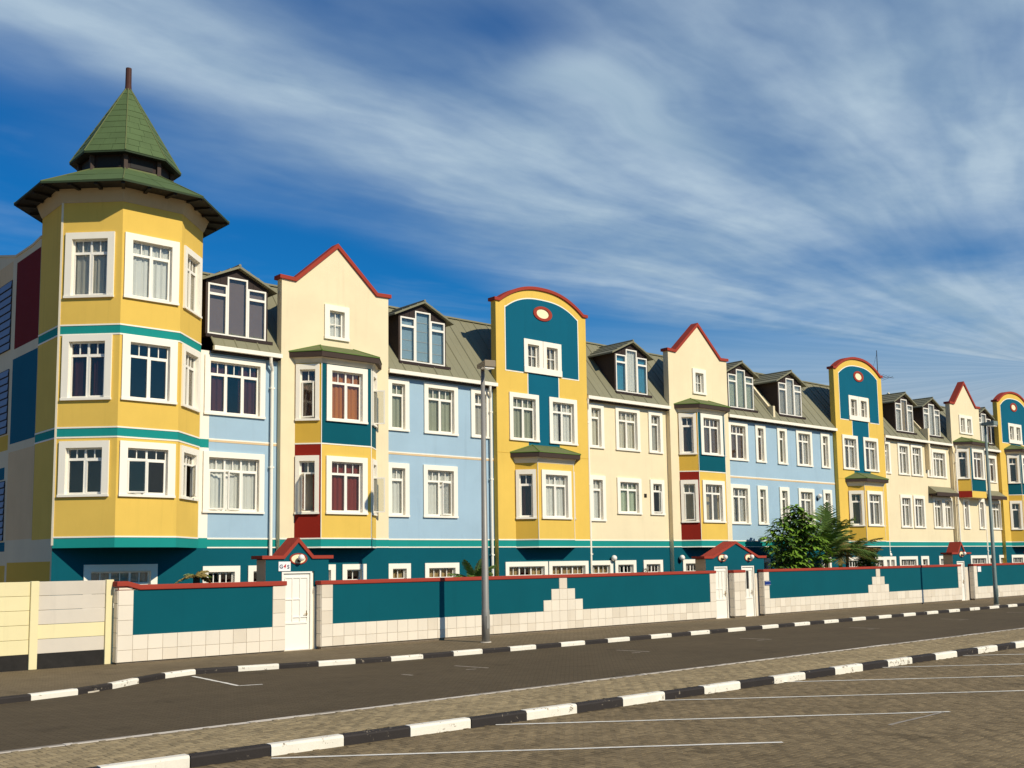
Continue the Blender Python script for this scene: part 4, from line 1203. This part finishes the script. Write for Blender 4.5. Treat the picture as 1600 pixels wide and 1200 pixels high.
boundary('petrol boundary wall between the two farthest gateways', 59.75, 69.2, (59.75, 68.85), ())
boundary('petrol boundary wall past the farthest gateway', 70.9, 80.0, (70.9,), ())
MB
def door_part(th, u0, u1, z1, kind):
    Y = 28.12
    d = MB(); d.box(u0 + .06, u1 - .06, Y, Y + .045, .13, z1 - .06, frame_m)
    do = d.build('door', th)
    fr = MB(); fr.box(u0, u0 + .055, Y - .05, Y + .06, .115, z1 - .002, frame_m); fr.box(u1 - .055, u1, Y - .05, Y + .06, .115, z1 - .002, frame_m); fr.box(u0 + .056, u1 - .056, Y - .049, Y + .059, z1 - .055, z1 - .003, frame_m)
    fr.build('door_frame', th)
    w = u1 - u0
    st = MB()
    xs = [u0 + w * t for t in (.12, .37, .62, .87)]
    zt_, zm = z1 - .2, .95
    for x in xs: st.box(x - .016, x + .016, Y - .022, Y, zm, zt_, frame_m)
    st.box(xs[0], xs[-1], Y - .0215, Y, zt_, zt_ + .05, frame_m); st.box(xs[0], xs[-1], Y - .0215, Y, zm - .06, zm, frame_m)
    if kind == 0:
        for (a, b, z) in ((0, 2, z1 - .82), (1, 3, z1 - 1.35)): st.box(xs[a], xs[b], Y - .024, Y, z - .016, z + .016, frame_m)
    elif kind == 1:
        st.box(xs[0], xs[2], Y - .024, Y, 1.35, 1.38, frame_m)
    st.build('moulding', do)
    if kind == 2:
        for a, b, c, e in ((xs[0] + .03, xs[1] - .03, 1.32, 1.75), (xs[1] + .03, xs[2] - .03, 1.32, 2.1)): MB().box(a, b, Y - .006, Y - .001, c, e, dark).build('pane', do)
    hd = MB(); hx = u1 - .15
    hd.box(hx - .02, hx + .02, Y - .012, Y, 1.05, 1.27, brass); hd.tube([(hx, Y - .012, 1.17), (hx, Y - .06, 1.17), (hx - .11, Y - .06, 1.17)], .011, 8, brass)
    hd.build('handle', do)
    MB().box(u0 + .02, u1 - .02, Y - .12, Y + .08, .05, .128, grey_conc).build('threshold', th)
def gateway(label, u0, u1, doors, lamps, zs=2.77, apex=3.44, flat=.62):
    Y = 28.1; GT = .55
    th = thing('gateway', label, 'gateway', ((u0 + u1) / 2, Y, 0), 'gateways in the boundary wall')
    cx = (u0 + u1) / 2
    out = [(u0 - .14, zs + .12), (u0 + flat, zs + .12), (cx, apex), (u1 - flat, zs + .12), (u1 + .14, zs + .12)]
    mb = MB(); mb.M = TF(0, Y)
    dz = doors[0][2]
    holes = [(a, b + .10, -.1, z) for a, b, z in doors]
    low = lambda x: interp(out, x) - .1
    wall(mb, u0, u1, 1.98, zs, holes, [], teal)
    wall(mb, u0, u1, -.05, 1.98, holes, [], tile_m)
    xs = sorted({u0, u1, cx, u0 + flat, u1 - flat})
    for a, b in zip(xs, xs[1:]):
        mb.poly([(a, 0, zs), (b, 0, zs), (b, 0, low(b)), (a, 0, low(a))], teal); mb.poly([(a, GT, 0), (a, GT, low(a)), (b, GT, low(b)), (b, GT, 0)], teal)
    for u in (u0, u1): mb.poly([(u, 0, -.05), (u, 0, zs), (u, GT, zs), (u, GT, -.05)], beige)
    for a, b, z in doors:
        mb.poly([(a, 0, -.1), (a, .3, -.1), (a, .3, z), (a, 0, z)], white_p); mb.poly([(b + .1, 0, -.1), (b + .1, 0, 1.98), (b + .1, .3, 1.98), (b + .1, .3, -.1)], white_p)
        mb.poly([(b + .1, 0, 1.98), (b + .1, 0, z), (b + .1, .3, z), (b + .1, .3, 1.98)], teal)
        mb.poly([(a, 0, z), (a, .3, z), (b + .1, .3, z), (b + .1, 0, z)], teal)
        mb.poly([(b, .06, -.1), (b + .1, .06, -.1), (b + .1, .06, z), (b, .06, z)], white_p)
    mb.build('wall', th)
    c = MB(); c.M = TF(0, Y); strip_along(c, out, .10, -.05, GT + .08, red_cop); c.build('coping', th)
    for i, (a, b, z) in enumerate(doors): door_part(th, a, b, z, (0 if len(doors) == 1 else 1 + i))
    for lx, lz in lamps:
        o = MB(); n = 30
        for i in range(n):
            t0, t1 = 2 * math.pi * i / n, 2 * math.pi * (i + 1) / n
            P = lambda t, k, y: (lx + .30 * k * math.cos(t), Y + y, lz + .17 * k * math.sin(t))
            o.poly([P(t0, 1, -.03), P(t1, 1, -.03), P(t1, .82, -.03), P(t0, .82, -.03)], red_cop); o.poly([P(t0, 1, -.03), P(t0, 1, .001), P(t1, 1, .001), P(t1, 1, -.03)], red_cop)
            o.poly([P(t0, .82, -.03), P(t1, .82, -.03), P(t1, .82, -.012), P(t0, .82, -.012)], red_cop); o.poly([P(t0, .82, -.012), P(t1, .82, -.012), (lx, Y - .012, lz)], oval_m)
        pq = o.build('lamp_plaque', th)
        MB().tube([(lx, Y - .012, lz - .06), (lx, Y - .10, lz - .06), (lx, Y - .15, lz - .02)], .045, 10, dark).build('lamp_holder', pq)
        MB().ball((lx, Y - .19, lz + .03), .10, globe_m).build('globe', pq, smooth=True)
    return th
gateway('petrol gateway with one panelled white door and one globe lamp, nearest', 15.28, 17.42, [(15.80, 16.82, 2.44)], [(16.36, 2.82)], zs=2.80, apex=3.46, flat=.55)
gateway('wide petrol gateway with two white doors and two globe lamps', 35.86, 40.03, [(36.40, 37.30, 2.32), (38.30, 39.22, 2.32)], [(36.98, 2.68), (38.88, 2.68)], zs=2.64, apex=3.40, flat=.45)
gateway('small petrol gateway with red gable coping beyond the leafy bush', 57.95, 60.0, [(58.35, 59.25, 2.32)], [(59.0, 2.72)], zs=2.70, apex=3.42, flat=.55)
gateway('small petrol gateway with red gable coping at the right edge of the picture', 68.9, 71.0, [(69.3, 70.2, 2.32)], [(70.0, 2.72)], zs=2.70, apex=3.42, flat=.55)

# signs
def glyph(txt, size, m, loc, parent, name, shear=0):
    cu = bpy.data.curves.new('lettering', 'FONT'); cu.body = txt; cu.size = size; cu.extrude = .002; cu.offset = .004; cu.shear = shear
    to = bpy.data.objects.new('lettering', cu); COL.objects.link(to)
    bpy.context.view_layer.update()
    me = bpy.data.meshes.new_from_object(to.evaluated_get(bpy.context.evaluated_depsgraph_get()))
    bpy.data.objects.remove(to); me.materials.clear(); me.materials.append(m)
    o = bpy.data.objects.new(name, me); COL.objects.link(o); o.parent = parent; o.location = Vector(loc) - BASE[parent.name]; o.rotation_euler = (math.pi / 2, 0, 0)
s = thing('security_sign', 'white sign with dark blue and red letters G4S above the nearest gate door', 'sign', (15.88, 28.08, 2.45))
MB().box(15.69, 16.09, 28.072, 28.097, 2.46, 2.74, sign_w).build('plate', s)
glyph('G', .16, navy, (15.715, 28.069, 2.54), s, 'letter'); glyph('4', .17, signred, (15.838, 28.069, 2.545), s, 'letter', .25); glyph('S', .16, navy, (15.972, 28.069, 2.53), s, 'letter')
s = thing('number_plate', 'small dark blue plate on the tiled wall right of the two-door gateway', 'sign', (39.75, 27.77, 1.5))
MB().box(39.56, 39.98, 27.755, 27.783, 1.45, 1.64, sign_blue).build('plate', s)
MB().box(39.58, 39.96, 27.750, 27.754, 1.463, 1.472, sign_w).box(39.58, 39.96, 27.750, 27.754, 1.618, 1.627, sign_w).build('border', s)
s = thing('notice', 'small white notice on the boundary wall beside the far gateway', 'sign', (60.5, 27.77, 1.8))
MB().box(60.2, 60.62, 27.765, 27.783, 1.70, 2.0, sign_w).build('plate', s)

# precast concrete fence at the left
pc = thing('precast_fence', 'precast concrete fence of pale yellow and grey planks on the left', 'fence', (9.7, 28.1, 0))
PY = 28.12
for u in (10.62, 8.73, 6.84, 4.95, 3.06):
    MB().box(u, u + .20, PY - .05, PY + .12, .12, 2.32, pale_yellow).build('post', pc, bevel=.012)
for bi, u in enumerate((8.93, 7.04, 5.15, 3.26)):
    z = .50
    for r in range(5):
        hh = .362
        m = pale_yellow if bi else (grey_conc, pale_yellow, grey_conc, grey_conc, grey_conc)[r]
        o = MB().box(u + .004, u + 1.686, PY + rng.uniform(0, .012), PY + .06, z + .004, z + hh - .004, m).build('plank', pc, bevel=.008)
        z += hh
    MB().box(u + .003, u + 1.687, PY + .01, PY + .09, .0, .498, plinth_m).build('plinth', pc)

# ------------------------------------------------------------------ street lamps
def street_lamp(label, x, y, H, m, arm, r0=.115, r1=.062):
    t = thing('street_lamp', label, 'street lamp', (x, y, .117), 'street lamps along the pavement')
    MB().tube([(x, y, .10), (x, y, 1.1), (x, y, 1.16), (x, y, H)], [r0 * 1.12, r0 * 1.12, r0, r1], 20, m).build('pole', t, smooth=True)
    MB().tube([(x, y, .09), (x, y, .14)], [r0 * 1.6, r0 * 1.5], 16, grey_conc).build('base', t)
    MB().box(x - r0 * .6, x + r0 * .6, y - r0 * 1.16, y - r0 * 1.0, .55, .95, m).build('service_door', t)
    hd = MB()
    a = Vector((math.cos(arm), math.sin(arm), 0)); s = Vector((-a.y, a.x, 0)); c = Vector((x, y, H)) + a * .28
    P = lambda l, w, z: c + a * l + s * w + Vector((0, 0, z))
    hd.hexa([P(-.42, -.15, -.02), P(.30, -.20, -.06), P(.30, .20, -.06), P(-.42, .15, -.02), P(-.42, -.15, .12), P(.30, -.20, .16), P(.30, .20, .16), P(-.42, .15, .12)], m if m is pole_green else lamp_m)
    h = hd.build('lamp_head', t, bevel=.02)
    ld = MB(); ld.hexa([P(-.1, -.13, -.09), P(.26, -.16, -.11), P(.26, .16, -.11), P(-.1, .13, -.09), P(-.1, -.14, -.03), P(.26, -.17, -.055), P(.26, .17, -.055), P(-.1, .14, -.03)], globe_m)
    ld.build('lens', h)
street_lamp('tall grey street lamp pole standing on the kerbside before the long petrol wall', 21.83, 25.9, 8.92, pole_m, R(-105))
street_lamp('green grey street lamp pole near the right edge beside the far gateway', 54.2, 24.15, 9.3, pole_green, R(-95), .10, .06)

# ------------------------------------------------------------------ plants
def leaf_quads(mb, p, d, L, w, m, droop=.3, k=3):
    """one folded leaf along d, three segments"""
    d = d.normalized(); s = d.cross(Vector((0, 0, 1)))
    s = s.normalized() if s.length > .01 else Vector((1, 0, 0))
    prof = [(0, .12), (.35, 1), (.7, .85), (1.0, .05)]
    pts = []
    for t, ww in prof:
        q = p + d * (L * t) + Vector((0, 0, -droop * L * t * t))
        pts.append((q + s * (w * ww), q, q - s * (w * ww)))
    up = Vector((0, 0, .12 * w))
    for (a, b, c), (e, f, g) in zip(pts, pts[1:]):
        mb.poly([a + up, b, f, e + up], m); mb.poly([b, c + up, g + up, f], m)
def leafy_tree(label, x, y, h, spread, clusters, seed):
    rr = random.Random(seed)
    t = thing('leafy_tree', label, 'tree', (x, y, .1))
    tr = MB(); tips = []
    tr.tube([(x, y, .0), (x + .03, y, h * .3), (x - .03, y + .05, h * .55)], [.11, .085, .06], 8, bark)
    root = Vector((x - .03, y + .05, h * .5))
    for i in range(9):
        a = i * 2.4 + rr.random() * .5; rr_ = spread * rr.uniform(.45, .95); zz = h * rr.uniform(.62, .98)
        st = Vector((x, y, h * rr.uniform(.25, .5))); e = Vector((x + math.cos(a) * rr_, y + math.sin(a) * rr_ * .8, zz - rr_ * .25))
        mid_ = st.lerp(e, .5) + Vector((0, 0, -.1))
        tr.tube([st, mid_, e], [.045, .032, .018], 6, bark)
    tr.build('trunk', t, smooth=True)
    cr = MB()
    for i in range(clusters):
        # clusters fill an egg-shaped crown, denser on the outside, uneven
        while True:
            q = Vector((rr.uniform(-1, 1), rr.uniform(-1, 1), rr.uniform(-1, 1)))
            if .25 < q.length < 1.0: break
        lob = .8 + .28 * math.sin(3.1 * math.atan2(q.y, q.x) + 2 * q.z + seed)
        wz = 1 - .35 * max(0, q.z)
        p = Vector((x + q.x * spread * lob * wz, y + q.y * spread * .8 * lob * wz, h * .60 + q.z * h * .40 * (1 if q.z > 0 else .95)))
        if p.z < .7: continue
        out = Vector((q.x, q.y, .25)).normalized()
        n = rr.randint(7, 10); L0 = rr.uniform(.30, .48)
        m = leaf_m if rr.random() < .7 else leaf_d
        cr.tube([p - out * .25 + Vector((0, 0, -.12)), p], .012, 4, bark, cap=False)
        for j in range(n):
            a = 2 * math.pi * j / n + rr.random() * .3
            tilt = rr.uniform(-.35, .45)
            d = Vector((math.cos(a), math.sin(a), tilt)) + out * .5
            leaf_quads(cr, p, d, L0 * rr.uniform(.75, 1.1), L0 * .19, m, rr.uniform(.25, .6))
    stuff(cr.build('crown', t, smooth=True))
def palm(label, x, y, trunk_h, n, L, seed, dry=.15, rad=.09, lean=(0, 0), upright=.9, name='palm_tree'):
    rr = random.Random(seed)
    t = thing(name, label, 'palm', (x, y, .1))
    top = Vector((x + lean[0], y + lean[1], trunk_h))
    tk = MB(); tk.tube([(x, y, 0), (x + lean[0] * .4, y, trunk_h * .5), top], [rad * 1.3, rad, rad * .9], 9, bark)
    for i in range(9): tk.tube([(x + lean[0] * .5, y, trunk_h * (.12 + .09 * i)), (x + lean[0] * .5, y, trunk_h * (.14 + .09 * i))], [rad * 1.32, rad * 1.15], 9, bark, cap=False)
    tk.build('trunk', t)
    for i in range(n):
        a = i * 2.39996 + rr.random() * .4
        el = R(rr.uniform(12, 88 if i > n * .4 else 60)) * upright
        d = Vector((math.cos(a) * math.cos(el), math.sin(a) * math.cos(el), math.sin(el)))
        ln_ = L * rr.uniform(.75, 1.1); fm = palm_dry if rr.random() < dry else palm_m
        fb = MB(); pts = []
        K = 16
        for k in range(K + 1):
            s = k / K
            pts.append(top + d * (ln_ * s) + Vector((0, 0, -ln_ * .42 * s ** 2.2 * (1.1 - el / 2.2))))
        fb.tube(pts, [.022 * (1 - .85 * k / K) for k in range(K + 1)], 4, fm, cap=False)
        for k in range(2, K + 1):
            for q in (0, .5):
                s = (k + q) / K
                if s > 1: continue
                p0 = pts[k] if q == 0 or k == K else pts[k].lerp(pts[k + 1], .5)
                tang = (pts[min(k + 1, K)] - pts[k - 1]).normalized()
                side = tang.cross(Vector((0, 0, 1)));
                side = side.normalized() if side.length > .01 else Vector((1, 0, 0))
                ll = ln_ * .30 * math.sin(math.pi * min(1, .15 + s * .85)) + .05
                for sg in (-1, 1):
                    dd = (side * sg * .85 + tang * .75 + Vector((0, 0, rr.uniform(-.25, .15)))).normalized()
                    e = p0 + dd * ll + Vector((0, 0, -ll * .25)); w = tang * .03
                    fb.poly([p0 - w, p0 + w, p0.lerp(e, .6) + w * .8 + Vector((0, 0, .02)), e, p0.lerp(e, .6) - w * .8 + Vector((0, 0, .02))], fm)
        fb.build('frond', t)
def shrub(label, x, y, w, d, z0, h, n, m1, m2, seed, name='garden_shrub', L=.16):
    rr = random.Random(seed); t = thing(name, label, 'shrub', (x, y, .1))
    st = MB()
    for i in range(7):
        a = rr.random() * 6.28; st.tube([(x, y, 0), (x + math.cos(a) * w * .4, y + math.sin(a) * d * .4, z0 + h * .5)], [.03, .01], 5, bark)
    st.build('stem', t)
    cr = MB()
    for i in range(n):
        q = Vector((rr.gauss(0, .5), rr.gauss(0, .5), rr.random()))
        lob = 1 - .5 * q.z
        p = Vector((x + q.x * w * lob, y + q.y * d * lob, z0 + h * q.z * (1 - .35 * min(1, abs(q.x)))))
        for j in range(4):
            a = rr.random() * 6.28; dv = Vector((math.cos(a), math.sin(a), rr.uniform(-.1, .9)))
            leaf_quads(cr, p, dv, L * rr.uniform(.7, 1.2), L * .2, m1 if rr.random() < .6 else m2, .3)
    stuff(cr.build('foliage', t, smooth=True))
leafy_tree('bushy tree with glossy drooping leaf clusters behind the boundary wall', 45.0, 29.7, 5.25, 1.95, 360, 5)
palm('green feather palm with upright fronds right of the leafy tree', 48.2, 30.1, 2.9, 26, 2.9, 3, dry=.0, lean=(.15, 0), upright=.98)
palm('browning feather palm with arching fronds before the yellow bay', 49.9, 29.9, 2.7, 15, 2.4, 8, dry=.4, lean=(.1, 0), upright=.75)
shrub('dense dark green garden bush topping the wall before the yellow bay', 52.0, 29.9, 1.0, .8, 1.1, 2.0, 950, leaf_d, palm_m, 4, L=.24)
shrub('dark ragged shrub at the foot of the leafy tree', 46.4, 29.5, 1.1, .8, .8, 1.9, 300, leaf_d, leaf_m, 6)
palm('small dark palm peeping over the long wall left of the street lamp', 24.45, 29.6, 1.95, 18, 1.15, 12, dry=0, rad=.06, upright=.85)
palm('small withered palm behind the wall left of the single-door gateway', 13.75, 29.4, 2.35, 9, .55, 15, dry=.8, rad=.11, upright=.45)
shrub('small red leaved shrub showing above the coping left of the two doors', 33.4, 29.3, .45, .3, 1.4, .95, 90, red_leaf, leaf_d, 9, L=.13)
print('objects', len(bpy.data.objects))
